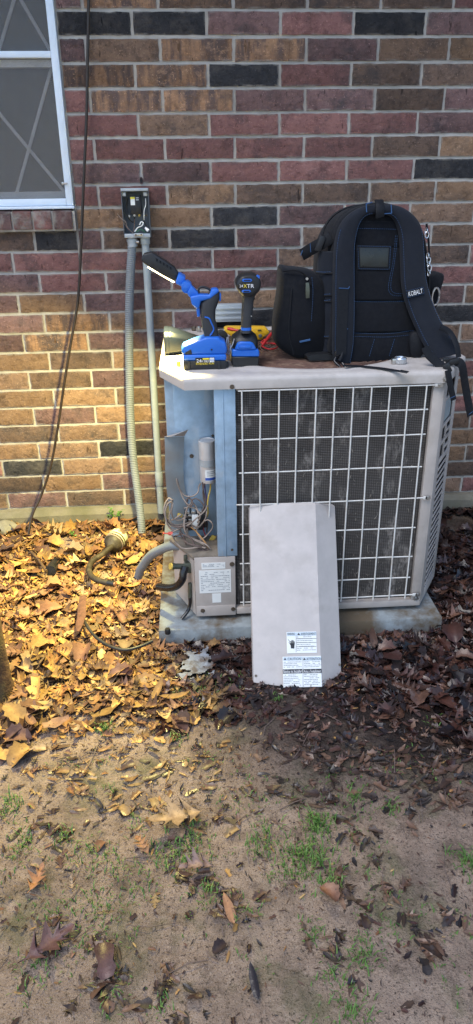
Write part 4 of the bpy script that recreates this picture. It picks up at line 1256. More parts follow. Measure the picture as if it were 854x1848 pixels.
slabf('foot_cut', 'black_plastic', [(420, 1004), (424, 985), (478, 955), (486, 1004)], wlt, .003, .001, 1, FF + .0025)
bat = slabf('battery', 'black_plastic', [(405, 1062), (795, 1062), (792, 1140), (780, 1150), (440, 1156), (412, 1142)], wlt, .076, .005, 3)
slabf('battery_collar', 'tool_blue', [(400, 1009), (797, 1005), (797, 1060), (405, 1061)], bat, .076, .005, 3)
for x in (455, 730): slabf('battery_rib', 'black_plastic', [(x - 16, 1064), (x + 16, 1064), (x + 16, 1146), (x - 16, 1146)], bat, .004, .0015, 1, FF - .003)
slabf('battery_label', 'black_gloss', [(515, 1034), (688, 1030), (688, 1094), (515, 1096)], bat, .002, 0, 1, FF - .0012)
XD, ZD = V((1, 0, 0)), V((0, 0, 1))
def ftext(s, x0, y0, x1, y1, mt, par, d, zf=z2, nm='lettering'):
    p, q = zf(x0, y0, d), zf(x1, y1, d)
    text(s, nm, mt, par, (p + q) / 2, XD, ZD, w=q.x - p.x, h=p.z - q.z, off=.0004)
ftext('24', 526, 1046, 572, 1074, 'print_white', bat, FF - .0013)
ftext('V MAX', 576, 1054, 640, 1074, 'print_white', bat, FF - .0013)
ftext('EXTENDED RUN', 522, 1079, 684, 1092, 'print_yellow', bat, FF - .0013)
slabf('capacity_tile', 'label_white', [(646, 1034), (686, 1033), (686, 1072), (646, 1073)], bat, .0006, 0, 1, FF - .0017)
slabf('voltage_tile', 'print_yellow', [(582, 1037), (642, 1035), (642, 1048), (582, 1050)], bat, .0006, 0, 1, FF - .0017)
ftext('4.0', 650, 1040, 682, 1066, 'label_blue', bat, FF - .0018)
slabf('latch_mark', 'black_plastic', [(656, 953), (670, 953), (670, 966), (656, 966)], wlt, .002, 0, 1, FF + .002)

# ------------------------------------------------------------------ impact driver seen from its back end
def z3(x, y, d): return A(380 + x / 6.1, 480 + y / 6.1, d)
IF = -.822
imp = thing('impact_driver', 'black and blue cordless impact driver standing on its battery, back end to the viewer', 'impact driver', (z3(385, 1110, IF).x, IF + .04, ZTOP))
hc = z3(420, 215, IF)
pts = [(290, 240), (284, 190), (312, 140), (352, 105), (420, 92), (485, 92), (540, 130), (560, 190), (552, 260), (520, 305), (475, 340), (420, 350), (360, 336), (312, 288)]
hp = [z3(x, y, IF) for x, y in pts]
hp = catmull(hp, 3, closed=True)
def hring(s_, dy, dz=0): return [V((hc.x + (p.x - hc.x) * s_, IF + dy, hc.z + (p.z - hc.z) * s_ + dz)) for p in hp]
b_ = MB(); b_.loft([hring(.55, -.0005), hring(.80, 0), hring(.93, .004), hring(1.0, .013), hring(1.0, .05), hring(.96, .08), hring(.80, .10), hring(.55, .118), hring(.34, .128), hring(.32, .155)])
mh = b_.build('motor_housing', 'black_plastic', imp, smooth=40)
def hslab(name, mt, pts, d, dy, par=mh, bev=.001): return slabf(name, mt, pts, par, dy, bev, 1, d, z3)
hslab('vent_rim', 'tool_blue', [(345, 158), (360, 142), (445, 142), (462, 156), (446, 176), (358, 176)], IF - .0015, .006)
hslab('vent_rim', 'tool_blue', [(340, 282), (356, 264), (432, 264), (450, 278), (434, 294), (354, 294)], IF - .0015, .006)
hslab('vent', 'black_gloss', [(366, 158), (374, 151), (434, 151), (444, 158), (434, 164), (374, 164)], IF - .0022, .002, bev=0)
hslab('vent', 'black_gloss', [(362, 280), (370, 273), (424, 273), (434, 279), (424, 286), (370, 286)], IF - .0022, .002, bev=0)
hslab('mode_button', 'tool_blue', [(500, 112), (520, 100), (545, 112), (540, 145), (512, 140)], IF + .004, .012)
ftext('X', 362, 200, 402, 240, 'print_yellow', mh, IF - .0012, z3)
ftext('TR', 402, 200, 480, 240, 'print_white', mh, IF - .0012, z3)
ftext('24', 320, 206, 358, 234, 'print_white', mh, IF - .0012, z3)
b_ = MB(); b_.cyl(hc + V((0, .15, 0)), hc + V((0, .172, 0)), .0075, n=12); b_.build('hex_collet', 'steel', mh)
b_ = MB(); rings = []
hy = IF + .030
for (x, y, hw, hd) in ((425, 325, 82, .024), (420, 365, 66, .022), (414, 450, 62, .021), (406, 560, 62, .021), (402, 640, 60, .020), (398, 700, 58, .020), (395, 745, 60, .021)):
    rings.append(sect(z3(x, y, hy - hd), hw / 6.1 / 620, hd))
for i, r_ in enumerate(rings): rings[i] = [V((p.x, p.y + [.024, .022, .021, .021, .02, .02, .021][i], p.z)) for p in r_]
b_.loft(rings); b_.build('grip', 'rubber_grip', imp, smooth=50)
b_ = MB(); c_ = z3(398, 698, hy - .02); c_.y = hy
b_.loft([sect(c_ + V((0, 0, dz)), .0158, .0208) for dz in (-.004, .004)]); b_.build('grip_ring', 'tool_blue', imp, smooth=50)
tr_ = MB(); tr_.box(z3(505, 345, hy - .0) + V((-.01, .03, 0)), (.016, .014, .024)); tr_.build('trigger', 'black_gloss', imp, bev=.003)
b_ = MB(); rings = []
for (x, y, hw, hd) in ((395, 748, 62, .021), (393, 775, 95, .030), (390, 810, 135, .044), (388, 850, 150, .050), (388, 928, 152, .052)):
    c_ = z3(x, y, IF); c_.y = IF + .008 + .052
    rings.append(sect(c_, hw / 6.1 / 612, hd, p=3.2))
b_.loft(rings); b_.build('foot', 'black_plastic', imp, smooth=45)
hslab('latch', 'tool_blue', [(268, 925), (300, 848), (338, 838), (440, 840), (474, 852), (508, 922)], IF + .0, .02, imp, .003)
hslab('latch_button', 'tool_blue', [(318, 880), (450, 876), (455, 906), (312, 910)], IF - .003, .004, imp, .0015)
bt = hslab('battery', 'black_plastic', [(234, 1002), (535, 1002), (530, 1100), (515, 1110), (250, 1106), (236, 1090)], IF + .002, .112, imp, .004)
hslab('battery_collar', 'tool_blue', [(234, 1000), (240, 930), (262, 924), (515, 924), (538, 934), (540, 1000)], IF + .002, .112, bt, .003)
b_ = MB(); p = [z3(x, y, IF + .01) for x, y in ((185, 785), (178, 860), (182, 965))]; b_.tube(catmull(p, 4), .0022, 6); q = [z3(x, y, IF + .012) for x, y in ((262, 800), (240, 870), (208, 920), (205, 975))]; b_.tube(catmull(q, 4), .0022, 6)
b_.tube([p[0], z3(196, 780, IF + .012), z3(200, 860, IF + .013)], .0022, 6)
b_.build('belt_hook', 'steel', imp, smooth=60)
b_ = MB(); p = z3(450, 552, hy - .02); b_.cyl(p + V((.0, -.001, 0)), p + V((0, .003, 0)), .0018, n=8); b_.build('screw', 'screw_zinc', imp)

# ------------------------------------------------------------------ smaller things on the condenser's top
# tapered glossy tool lying behind the work light
b_ = MB(); rings = []
for (x, y, hh, hd) in ((252, 850, 95, .040), (268, 842, 112, .048), (300, 838, 108, .048), (420, 850, 82, .036), (540, 858, 52, .024), (600, 862, 38, .016)):
    c_ = z2(x, y, -.60); s_ = 1 / 5.02 / 560
    rings.append([c_ + V((0, hd * a, hh * s_ * b)) for a, b in ((-1, -.72), (-1, .45), (-.78, .82), (-.35, 1), (.5, 1), (.85, .75), (1, .4), (1, -.75), (.7, -1), (-.72, -1))])
    lowz = min(p.z for p in rings[-1])
ts = thing('tapered_nozzle', 'dark tapered plastic nozzle with glossy blue-grey sides, lying behind the work light', 'nozzle', (z2(400, 950, -.60).x, -.60, ZTOP))
mz = min(p.z for r_ in rings for p in r_)
rings = [[V((p.x, p.y, p.z + (ZTOP + .0005 - mz))) for p in r_] for r_ in rings]
b_.loft(rings[1:]); b_.build('shell', 'grey_gloss', ts, bev=.002, smooth=40)
b_ = MB(); b_.loft([[p.lerp(sum(rings[1], V()) / 10, -.03) + V((dx, 0, 0)) for p in rings[1]] for dx in (-.012, .004)]); b_.build('rim', 'grey_gloss', ts, bev=.003)
# cover of the disconnect, hollow side towards the viewer
dcx0, dcx1 = A(384, 560, -.235).x, A(438, 560, -.235).x
dc = thing('disconnect_cover', 'blue-grey ribbed metal box cover standing hollow side out behind the tools', 'cover', ((dcx0 + dcx1) / 2, -.22, ZTOP))
zt1, zm = A(415, 549, -.235).z, A(415, 581, -.235).z
b_ = MB(); b_.bx(dcx0, dcx1, -.235, -.205, zm, zt1); b_.build('front_face', 'box_light', dc, bev=.003)
for k in range(3):
    zz = zm + (zt1 - zm) * (.2 + .28 * k); b_ = MB(); b_.bx(dcx0 + .002, dcx1 - .002, -.238, -.2352, zz - .004, zz + .004); b_.build('rib', 'box_light', dc, bev=.0015)
b_ = MB()
b_.bx(dcx0, dcx0 + .003, -.235, -.19, ZTOP + .001, zm - .0005); b_.bx(dcx1 - .003, dcx1, -.235, -.19, ZTOP + .001, zm - .0005); b_.build('side_wall', 'box_grey', dc)
b_ = MB(); b_.bx(dcx0 + .0035, dcx1 - .0035, -.194, -.19, ZTOP + .001, zm - .001); b_.build('inside', 'recess_shade', dc)  # near-black back sheet paints the shade in the hollow
# yellow meter on its side
mtp = [(150, 705), (165, 688), (195, 682), (330, 682), (470, 682), (610, 684), (650, 725), (640, 745), (600, 770), (560, 815), (440, 812), (250, 790), (170, 735)]
my = -.44
zs0 = min(z3(x, y, my).z for x, y in mtp)
mt_root = thing('multimeter', 'yellow handheld meter lying on its side behind the impact driver', 'meter', (z3(400, 750, my).x, my, ZTOP))
mp = [z3(x, y, my) + V((0, 0, ZTOP + .001 - zs0)) for x, y in mtp]
b_ = MB(); b_.loft([mp, [p + V((0, .05, 0)) for p in mp]]); b_.build('case', 'meter_yellow', mt_root, bev=.004, seg=2, smooth=40)
p = z3(548, 768, my - .001) + V((0, 0, ZTOP + .001 - zs0)); b_ = MB(); b_.cyl(p + V((0, -.002, 0)), p + V((0, .003, 0)), .0062, n=16); b_.build('knob', 'box_grey', mt_root, bev=.001)
p = z3(540, 705, my - .001) + V((0, 0, ZTOP + .001 - zs0)); b_ = MB(); b_.box(p, (.012, .003, .003)); b_.build('mark', 'ink', mt_root)
# black disc (coiled clamp) leaning by the meter
b_ = MB(); p = A(399, 607, -.50); p.z = ZTOP + .026
b_.loft([[p + V((math.cos(t) * r_, dy, math.sin(t) * r_ * .95)) for t in [2 * math.pi * k / 24 for k in range(24)]] for dy, r_ in ((0, .020), (.002, .024), (.012, .024), (.014, .020))])
o = b_.build('round_cap', 'black_plastic', None, smooth=40, org=(p.x, p.y, ZTOP)); tag(o, 'round black plastic cap standing on edge between work light and meter', 'cap')
# red test probe and its lead
b_ = MB(); a_, e_ = z3(192, 690, -.47), z3(345, 718, -.50)
b_.tube([a_, a_.lerp(e_, .35), a_.lerp(e_, .4), a_.lerp(e_, .9), e_], [.005, .0062, .0045, .0040, .0022], 10)
o = b_.build('test_probe', 'red_lead', None, smooth=40, org=(a_ + e_) / 2); tag(o, 'dark red test probe lying across the yellow meter', 'probe')
b_ = MB(); pa2, pb2 = A(495, 596, -.50), G(474, 623, ZTOP + .010)
tl = thing('test_lead', 'bright red test probe with its lead looped beside the backpack', 'test lead', (pb2.x, pb2.y, ZTOP))
b_.tube([pa2, pa2.lerp(pb2, .3), pa2.lerp(pb2, .9), pb2], [.0035, .0055, .0055, .003], 10); b_.build('probe', 'red_lead', tl, smooth=40)
b_ = MB(); b_.tube(catmull([pb2] + [G(380 + x / 6.1, 480 + y / 6.1, ZTOP + zz) for x, y, zz in ((565, 880, .006), (600, 902, .004), (650, 915, .004), (715, 908, .004), (742, 885, .005), (728, 862, .008), (650, 850, .008), (580, 852, .006), (560, 840, .008), (600, 805, .02))], 6), .0026, 8); b_.build('lead', 'red_lead', tl, smooth=60)
# loose caps, nuts, ring
def cap_thing(px, py, r_, h_, mt, name, label, cat, n=14, z=ZTOP, flip=0):
    p = G(px, py, z)
    b_ = MB(); rg = []
    for zz, q in ((0, r_ * .95), (h_ * .15, r_), (h_ * .8, r_ * .96), (h_, r_ * .8)): rg.append([p + V((math.cos(t) * q, math.sin(t) * q, zz + .0002)) for t in [2 * math.pi * k / n for k in range(n)]])
    b_.loft(rg); o = b_.build(name, mt, None, smooth=30, org=p); return tag(o, label, cat)
cap_thing(407.5, 663, .0085, .017, 'black_plastic', 'valve_cap', 'small black cap on the condenser beside the two batteries', 'cap')
cap_thing(322.5, 661, .0075, .014, 'label_yellow', 'valve_cap', 'small yellow cap in the glare left of the work light', 'cap')
cap_thing(350, 597, .0085, .016, 'screw_dark', 'hex_nut', 'dark nut at the back edge behind the work light', 'nut', 6)
cap_thing(359, 599, .008, .020, 'screw_zinc', 'hex_nut', 'bright nut at the back edge behind the work light grip', 'nut', 6)
cap_thing(303, 1143, .0095, .018, 'black_plastic', 'valve_cap', 'black screw cap on the front left corner of the pad', 'cap', z=.05)
p = G(722, 656, ZTOP)
rg = thing('hose_clamp', 'small silver ring-shaped clamp lying on the condenser in front of the backpack', 'clamp', p)
b_ = MB(); rr_ = []
for zz, q in ((.001, .0165), (.004, .0185), (.015, .0185), (.019, .0165), (.0195, .012), (.016, .011)): rr_.append([p + V((math.cos(t) * q * (1 + .03 * (k % 2)), math.sin(t) * q, zz)) for k, t in enumerate([2 * math.pi * k / 36 for k in range(36)])])
b_.loft(rr_); b_.build('ring', 'coin_silver', rg, smooth=25)
b_ = MB(); b_.box(p + V((-.021, -.004, .009)), (.012, .014, .016)); b_.build('worm_housing', 'steel', rg, bev=.002)
# ------------------------------------------------------------------ tool backpack
BA = rad(10)
B0 = V((.60, -.765, ZTOP))
BN = V((math.sin(BA), -math.cos(BA), .10)).normalized()
BU = V((math.cos(BA), math.sin(BA), 0))
BUP = BN.cross(BU) * -1
if BUP.z < 0: BUP = -BUP
def Q(px, py, o=0.0): return PL(px, py, B0 + BN * o, BN)
bp = thing('backpack', 'black tool backpack with blue stitching standing on the condenser, straps to the viewer', 'backpack', (.60, -.70, ZTOP))
# main body: the back panel's outline carried back, its top sloping away
out = [(600, 640), (601, 600), (602, 540), (603, 480), (605, 440), (611, 412), (625, 390), (650, 374), (685, 367), (720, 371), (746, 386), (764, 412), (773, 450), (777, 500), (779, 560), (776, 610), (768, 640), (735, 652), (690, 655), (640, 656)]
po_ = catmull([Q(x, y) for x, y in out], 3, closed=True)
cen = sum(po_, V()) / len(po_)
bz = min(p.z for p in po_)
def bring(s_, dep, sz=1.0, du=0.0):
    r_ = []
    for p in po_:
        d = p - cen
        u, v_ = d.dot(BU), d.dot(BUP)
        hz = (p.z - bz)
        q = cen + BU * (u * s_ + du) + BUP * v_ * s_ - V((BN.x, BN.y, 0)).normalized() * dep
        q.z = bz + (q.z - bz) * sz
        q.z = max(q.z, ZTOP + .003)
        r_.append(q)
    return r_
b_ = MB(); b_.loft([bring(.90, -.002), bring(.96, 0), bring(.992, .006), bring(1.0, .02), bring(1.0, .10, .985), bring(.985, .16, .95), bring(.95, .20, .90), bring(.86, .225, .86)])
body = b_.build('main_body', 'fabric', bp, smooth=60)
for dep in (.045, .115):     # piping round the body
    b_ = MB(); b_.tube(bring(1.004, dep, .995 if dep < .1 else .983), .0035, 6, closed=True); b_.build('piping', 'webbing', body, smooth=60)
def stitch(pts, par, r_=.00055, dash=.0042, gap=.0026, name='stitching', k=8):
    pts = catmull(pts, k)
    b_ = MB(); acc = 0; on = True; run = [pts[0]]
    for a_, c_ in zip(pts[:-1], pts[1:]):
        d = c_ - a_; ln = d.length; pos = 0
        if ln < 1e-7: continue
        while pos < ln:
            lim = (dash if on else gap) - acc
            st = min(lim, ln - pos); pos += st; acc += st
            q = a_ + d * (pos / ln)
            if on: run.append(q)
            if acc >= (dash if on else gap) - 1e-9:
                if on and len(run) > 1: b_.tube([run[0], run[-1]], r_, 4)
                acc = 0; on = not on; run = [q]
    return b_.build(name, 'thread', par, smooth=0)
# back panel padding inside the arch: stacked quilted pads
def pad_poly(name, pts, o, t, mt='fabric', par=bp, bev=.004):
    p0 = [Q(x, y, o) for x, y in pts]
    b_ = MB(); b_.loft([[p - BN * t for p in p0], p0]); return b_.build(name, mt, par, bev=bev, seg=3, smooth=50)
pad_poly('back_pad', [(643, 400), (723, 400), (726, 430), (728, 446), (642, 446)], .006, .012)
pad_poly('back_pad', [(641, 446.8), (728, 446.8), (731, 490), (734, 542), (639, 542), (640, 490)], .007, .013)
pad_poly('back_pad', [(638, 546), (746, 546), (750, 598), (637, 600)], .010, .016)
lum = pad_poly('lumbar_pad', [(634, 603), (752, 600), (755, 630), (748, 650), (690, 655), (632, 652)], .012, .016)
stitch([Q(x, y, .0115) for x, y in ((640, 544), (690, 544.5), (742, 543))], bp); stitch([Q(x, y, .0135) for x, y in ((638, 601), (700, 602), (748, 596))], bp); stitch([Q(x, y, .0135) for x, y in ((637, 607), (700, 608), (750, 603))], bp)
for x in (668, 704): stitch([Q(x + 8, 612, .0128), Q(x - 2, 645, .0128)], lum, r_=.0006)
stitch([Q(x, y, .0075) for x, y in ((645, 412), (690, 413), (722, 414))], bp, r_=.0006)
# inset pocket edge on the right of the panel
stitch([Q(x, y, .0085) for x, y in ((714, 425), (712, 450), (708, 480), (702, 510), (702, 525), (710, 533), (728, 534))], bp); stitch([Q(x, y, .0085) for x, y in ((717, 425), (715, 450), (711, 480), (706, 508), (706, 522), (713, 529), (728, 530))], bp)
# card window
fr = pad_poly('card_frame', [(643, 442), (707, 443), (705, 488), (645, 487)], .0095, .003, 'webbing', bp, .001)
pad_poly('card_window', [(649, 447), (702, 447.5), (700, 482), (650.5, 481.5)], .0108, .002, 'clear_vinyl', fr, .0008)
stitch([Q(x, y, .0102) for x, y in ((646, 444), (705, 445), (703, 486), (648, 485), (646, 444))], fr, k=1)
# shoulder straps: padded bands meeting in an arch under the handle
def strap(name, left, right, o, t, mt='fabric_pad'):
    k = 6
    Lp = catmull([Q(x, y, o + d) for x, y, d in left], k); Rp = catmull([Q(x, y, o + d) for x, y, d in right], k)
    rings = []
    for a_, c_ in zip(Lp, Rp):
        w_ = c_ - a_
        rings.append([a_ - BN * t * .5, a_ + w_ * .0 , a_ + w_ * .06 + BN * t * .42, a_ + w_ * .3 + BN * t * .62, a_ + w_ * .7 + BN * t * .62, a_ + w_ * .94 + BN * t * .42, c_, c_ - BN * t * .5, a_ + w_ * .7 - BN * t * .6, a_ + w_ * .3 - BN * t * .6])
    b_ = MB(); b_.loft(rings); return b_.build(name, mt, bp, smooth=60), Lp, Rp
sL, l0, l1 = strap('shoulder_strap', [(684, 368, 0), (652, 374, 0), (626, 391, 0), (611, 414, 0), (604, 450, 0), (602, 510, 0), (602, 570, 0), (601, 625, -.002), (603, 652, -.006)],
            [(686, 386, 0), (664, 388, 0), (651, 400, 0), (643, 425, 0), (640, 455, 0), (640, 510, 0), (640, 570, 0), (638, 620, -.002), (632, 656, -.006)], .018, .016)
sR, r0, r1 = strap('shoulder_strap', [(686, 386, 0), (704, 389, 0), (715, 402, 0), (722, 428, 0), (724, 470, .002), (727, 520, .006), (738, 560, .014), (760, 610, .03), (782, 648, .05)],
            [(684, 368, 0), (720, 372, 0), (746, 388, 0), (761, 412, 0), (766, 455, .002), (770, 505, .006), (783, 550, .014), (802, 590, .03), (832, 636, .05)], .018, .016)
def inset(Lp, Rp, f, i0=0, i1=None, o=.0102): return [(a_ + (c_ - a_) * f + BN * o) for a_, c_ in list(zip(Lp, Rp))[i0:i1]]
stitch(inset(l0, l1, .07, 18, None, .008), sL, k=1); stitch(inset(l0, l1, .93, 4, None, .008), sL, k=1); stitch(inset(r0, r1, .07, 4, None, .008), sR, k=1); stitch(inset(r0, r1, .93, 18, None, .008), sR, k=1)
# bar tacks and webbing on the straps
def tack(a_, c_, par, r_=.0014): b_ = MB(); b_.tube([a_, c_], r_, 6); b_.build('bar_tack', 'thread', par, smooth=0)
tack(Q(612, 520, .0300), Q(629, 521, .0300), sL); tack(Q(629, 521, .0300), Q(631, 517, .0300), sL)
tack(Q(609, 590, .0300), Q(624, 591, .0300), sL); tack(Q(624, 591, .0300), Q(628, 594, .0300), sL)
b_ = MB(); b_.ribbon([Q(620, 522, .0302), Q(619, 560, .0306), Q(617, 600, .0306), Q(616, 640, .03)], .032, .002, BN); b_.build('webbing', 'webbing', sL)
tack(Q(757, 591, .0460), Q(778, 582, .0460), sR)
wb = [Q(768, 590, .047), Q(780, 612, .056), Q(792, 632, .064)]
b_ = MB(); b_.ribbon(wb, .04, .002, BN); b_.build('webbing', 'webbing', sR)
# handle loop and blue box stitching at the crown
b_ = MB(); b_.ribbon([Q(686, 392, .030), Q(686, 384, .0345), Q(686, 374, .034), Q(685, 366, .022), Q(684, 362, .002), Q(684, 362, -.03)], .026, .006, [BN, BN, BN, (BN + V((0, 0, 1))).normalized(), V((0, 0, 1)), V((0, 0, 1))]); b_.build('carry_handle', 'webbing', bp, smooth=50)
for a_, c_ in (((661, 368), (662, 383)), ((706, 369), (707, 385)), ((661, 368), (672, 365)), ((692, 386), (707, 385))):
    tack(Q(a_[0], a_[1], .030), Q(c_[0], c_[1], .030), bp, .0016)
# maker's patch
ptc = pad_poly('logo_patch', [(733, 524.5), (764, 517), (766, 530), (735.5, 538.5)], .042, .003, 'webbing', sR, .0008)
pa3, pb3 = Q(735, 531.5, .0422), Q(764.5, 524, .0422)
xd = (pb3 - pa3).normalized()
text('KOBALT', 'lettering', 'print_white', ptc, pa3.lerp(pb3, .5), xd, BUP, w=(pb3 - pa3).length * .86, h=.0135, off=.0014)
stitch([Q(x, y, .0435) for x, y in ((733.5, 525.5), (763.5, 518), (765.5, 529.5), (736, 537.5), (733.5, 525.5))], ptc, k=1, r_=.0006)
# side pocket on the left, zipped
def blob(name, pts, y0, dep, mt, par, prof=((0, .86), (.08, .96), (.25, 1.0), (.8, 1.0), (1.0, .93)), k=3):
    ps = catmull([A(x, y, y0) for x, y in pts], k, closed=True)
    c_ = sum(ps, V()) / len(ps)
    b_ = MB(); b_.loft([[V((c_.x + (p.x - c_.x) * s_, y0 + dep * t, max(ZTOP + .002, c_.z + (p.z - c_.z) * s_))) for p in ps] for t, s_ in prof])
    return b_.build(name, mt, par, smooth=60)
pk = blob('side_pocket', [(509, 487), (524, 486), (545, 488), (564, 491), (580, 500), (590, 520), (592, 560), (592, 600), (588, 640), (566, 657), (545, 655), (525, 645), (504, 630), (497, 612), (500, 570), (506, 530)], -.745, .13, 'fabric', bp)
b_ = MB(); b_.tube(catmull([A(511, 489, -.748), A(535, 488, -.75), A(552, 497, -.75), A(562, 515, -.75)], 5), .0028, 6); b_.build('zip', 'webbing', pk, smooth=60)
b_ = MB(); p = A(554, 503, -.752); b_.cyl(p + V((0, -.003, 0)), p + V((0, .003, 0)), .004, n=10); b_.build('zip_slider', 'coin_silver', pk)
b_ = MB(); b_.ribbon([A(555, 510, -.756), A(555.5, 525, -.757), A(555.5, 538, -.757)], [.010, .0125, .011], .002, V((0, -1, 0))); b_.build('zip_pull', 'brass_dull', pk, bev=.0006)
stitch([A(563, 500, -.752), A(565, 530, -.752), A(562, 580, -.752)], pk, r_=.0006)
b_ = MB(); b_.ribbon(catmull([A(527, 520, -.747), A(524, 560, -.7475), A(522, 600, -.747), A(530, 640, -.744)], 4), .004, .003, V((0, -1, 0))); b_.build('pocket_seam', 'webbing', pk, smooth=50)
b_ = MB(); b_.ribbon([A(541, 617, -.751), A(560, 613, -.751)], .006, .002, V((0, -1, 0))); b_.build('bar_tack', 'thread', pk)
# wide moulded foot and pleated gusset between pocket and strap
blob('moulded_foot', [(551, 643), (575, 638), (603, 640), (606, 652), (590, 659), (562, 658)], -.772, .14, 'black_plastic', bp)
b_ = MB()
gl = []
for yy, l_, r_ in ((455, 578, 604), (480, 576, 603), (515, 573, 602), (545, 570, 602), (575, 568, 601), (605, 566, 601), (640, 562, 602)):
    gl.append((A(l_, yy, -.716), A((l_ + r_) / 2, yy, -.742), A(r_, yy, -.752)))
k_ = [catmull([g[j] for g in gl], 4) for j in range(3)]
rings = [[k_[0][i], k_[1][i], k_[2][i], k_[2][i] + V((0, .03, 0)), k_[0][i] + V((0, .03, 0))] for i in range(len(k_[0]))]
b_.loft(rings); gs = b_.build('side_gusset', 'fabric_pad', bp, smooth=60)
for yy in (490, 530, 541, 606):
    stitch([A(571, yy, -.728), A(586, yy + 1, -.746), A(600, yy, -.755)], gs, r_=.0007)
    b_ = MB(); b_.tube([A(571, yy + 3, -.724), A(586, yy + 4, -.743), A(600, yy + 3, -.753)], .0022, 5); b_.build('welt', 'webbing', gs, smooth=60)
# compression strap and buckle high on the left
b_ = MB(); b_.ribbon(catmull([A(598, 428, -.73), A(585, 437, -.72), A(568, 446, -.70), A(545, 460, -.66)], 4), .034, .004, V((-.35, -1, .1))); cs = b_.build('compression_strap', 'webbing', bp, smooth=50)
b_ = MB(); b_.box(A(578, 440, -.722), (.018, .010, .044), Matrix.Rotation(.35, 3, 'Y')); b_.build('buckle', 'black_plastic', cs, bev=.002)
tack(A(543, 461, -.666), A(547, 450, -.666), cs, .0016); tack(A(560, 439, -.702), A(561, 455, -.702), cs, .001)
# pouch, ring and key clips on the right side
rp_ = blob('right_pouch', [(772, 506), (786, 497), (803, 495), (800, 512), (794, 530), (791, 552), (782, 562), (772, 556)], -.66, .10, 'fabric', bp)
b_ = MB(); c_ = A(786, 535, -.668); b_.tube([c_ + V((math.cos(t) * .011, -.002, math.sin(t) * .026)) for t in [2 * math.pi * k / 20 for k in range(20)]], .0035, 6, closed=True); b_.build('pouch_ring', 'coin_silver', rp_, smooth=60)
for k, (px, py) in enumerate(((769.5, 417), (770.5, 424), (772, 462), (774, 470), (773.5, 477), (775.5, 484), (774, 493))):
    b_ = MB(); c_ = A(px, py, -.735); ex = V((1, 0, 0)) if k % 2 else V((.3, -.9, 0)).normalized()
    b_.tube([c_ + ex * math.cos(t) * .0055 + V((0, 0, math.sin(t) * .0085)) for t in [2 * math.pi * j / 12 for j in range(12)]], .0015, 5, closed=True); b_.build('key_ring', 'coin_silver', bp, smooth=60)
b_ = MB(); b_.ribbon(catmull([A(770, 405, -.73), A(774, 440, -.72), A(775, 500, -.72), A(774, 540, -.72)], 4), .014, .006, V((1, -.3, 0))); b_.build('side_zip', 'webbing', bp, smooth=50)
# lower anchors and tails
blob('strap_anchor', [(742, 604), (768, 598), (775, 615), (765, 640), (752, 650), (742, 640)], -.765, .05, 'webbing', bp)
b_ = MB(); b_.ribbon(catmull([A(795, 590, -.80), A(812, 600, -.80), A(824, 622, -.82), A(828, 645, -.83)], 5), .018, .003, V((.3, -1, .2))); b_.build('strap_loop', 'webbing', bp, smooth=50)
b_ = MB(); b_.ribbon(catmull([A(768, 626, -.87), A(774, 640, -.875), A(790, 655, -.88), A(803, 665, -.89)], 5), .026, .003, V((.1, -1, .35))); b_.build('strap_tail', 'webbing', bp, smooth=50)
b_ = MB(); b_.box(A(807, 664, -.905), (.020, .012, .030), Matrix.Rotation(-.5, 3, 'Y')); b_.build('ladder_buckle', 'black_plastic', bp, bev=.003)
b_ = MB(); b_.ribbon(catmull([A(808, 668, -.925), A(812, 690, -.93), A(816, 710, -.93), A(819, 722, -.93)], 5), .0185, .0022, V((.2, -1, .05))); t1 = b_.build('strap_tail', 'webbing', bp, smooth=50)
tack(A(812.5, 719, -.933), A(822, 714.5, -.933), t1, .0008)
b_ = MB(); b_.box(A(816, 653, -.87), (.036, .014, .018), Matrix.Rotation(-.25, 3, 'Y')); b_.box(A(805, 649, -.875), (.02, .010, .012)); b_.build('side_buckle', 'black_plastic', bp, bev=.003)
b_ = MB(); b_.ribbon(catmull([A(824, 652, -.868), A(834, 660, -.872), A(839, 690, -.868), A(845, 725, -.865), A(850, 750, -.865)], 6), .0265, .0024, V((.35, -1, .0))); t2 = b_.build('strap_tail', 'webbing', bp, smooth=50)
tack(A(846, 748, -.868), A(856, 741, -.868), t2, .0008)
# tail lying on the metal and the snap hook in front of the left strap
b_ = MB(); b_.ribbon(catmull([G(622, 660, ZTOP + .012), G(650, 661, ZTOP + .005), G(690, 665, ZTOP + .004), G(735, 672, ZTOP + .0035)], 6), .013, .002, V((0, -.2, 1))); b_.build('strap_tail', 'webbing', bp, smooth=50)
b_ = MB(); b_.ribbon([G(722, 669, ZTOP + .0055), G(736, 672, ZTOP + .0048)], .0145, .003, V((0, -.2, 1))); b_.build('tail_end', 'black_plastic', bp, bev=.0008)
b_ = MB(); b_.box(A(611, 638, -.80), (.026, .014, .030), Matrix.Rotation(.3, 3, 'Y')); hk = b_.build('snap_hook', 'black_gloss', bp, bev=.004)
b_ = MB(); b_.tube(catmull([A(606, 645, -.81), A(604, 652, -.815), A(612, 660, -.83), A(622, 670, -.85), A(626, 667, -.848), A(618, 655, -.83)], 5), .0038, 8); b_.build('hook_gate', 'black_gloss', hk, smooth=60)
b_ = MB(); b_.tube(catmull([A(620, 630, -.80), A(616, 644, -.81), A(612, 652, -.82)], 5), .005, 8); b_.build('hook_loop', 'webbing', hk, smooth=60)
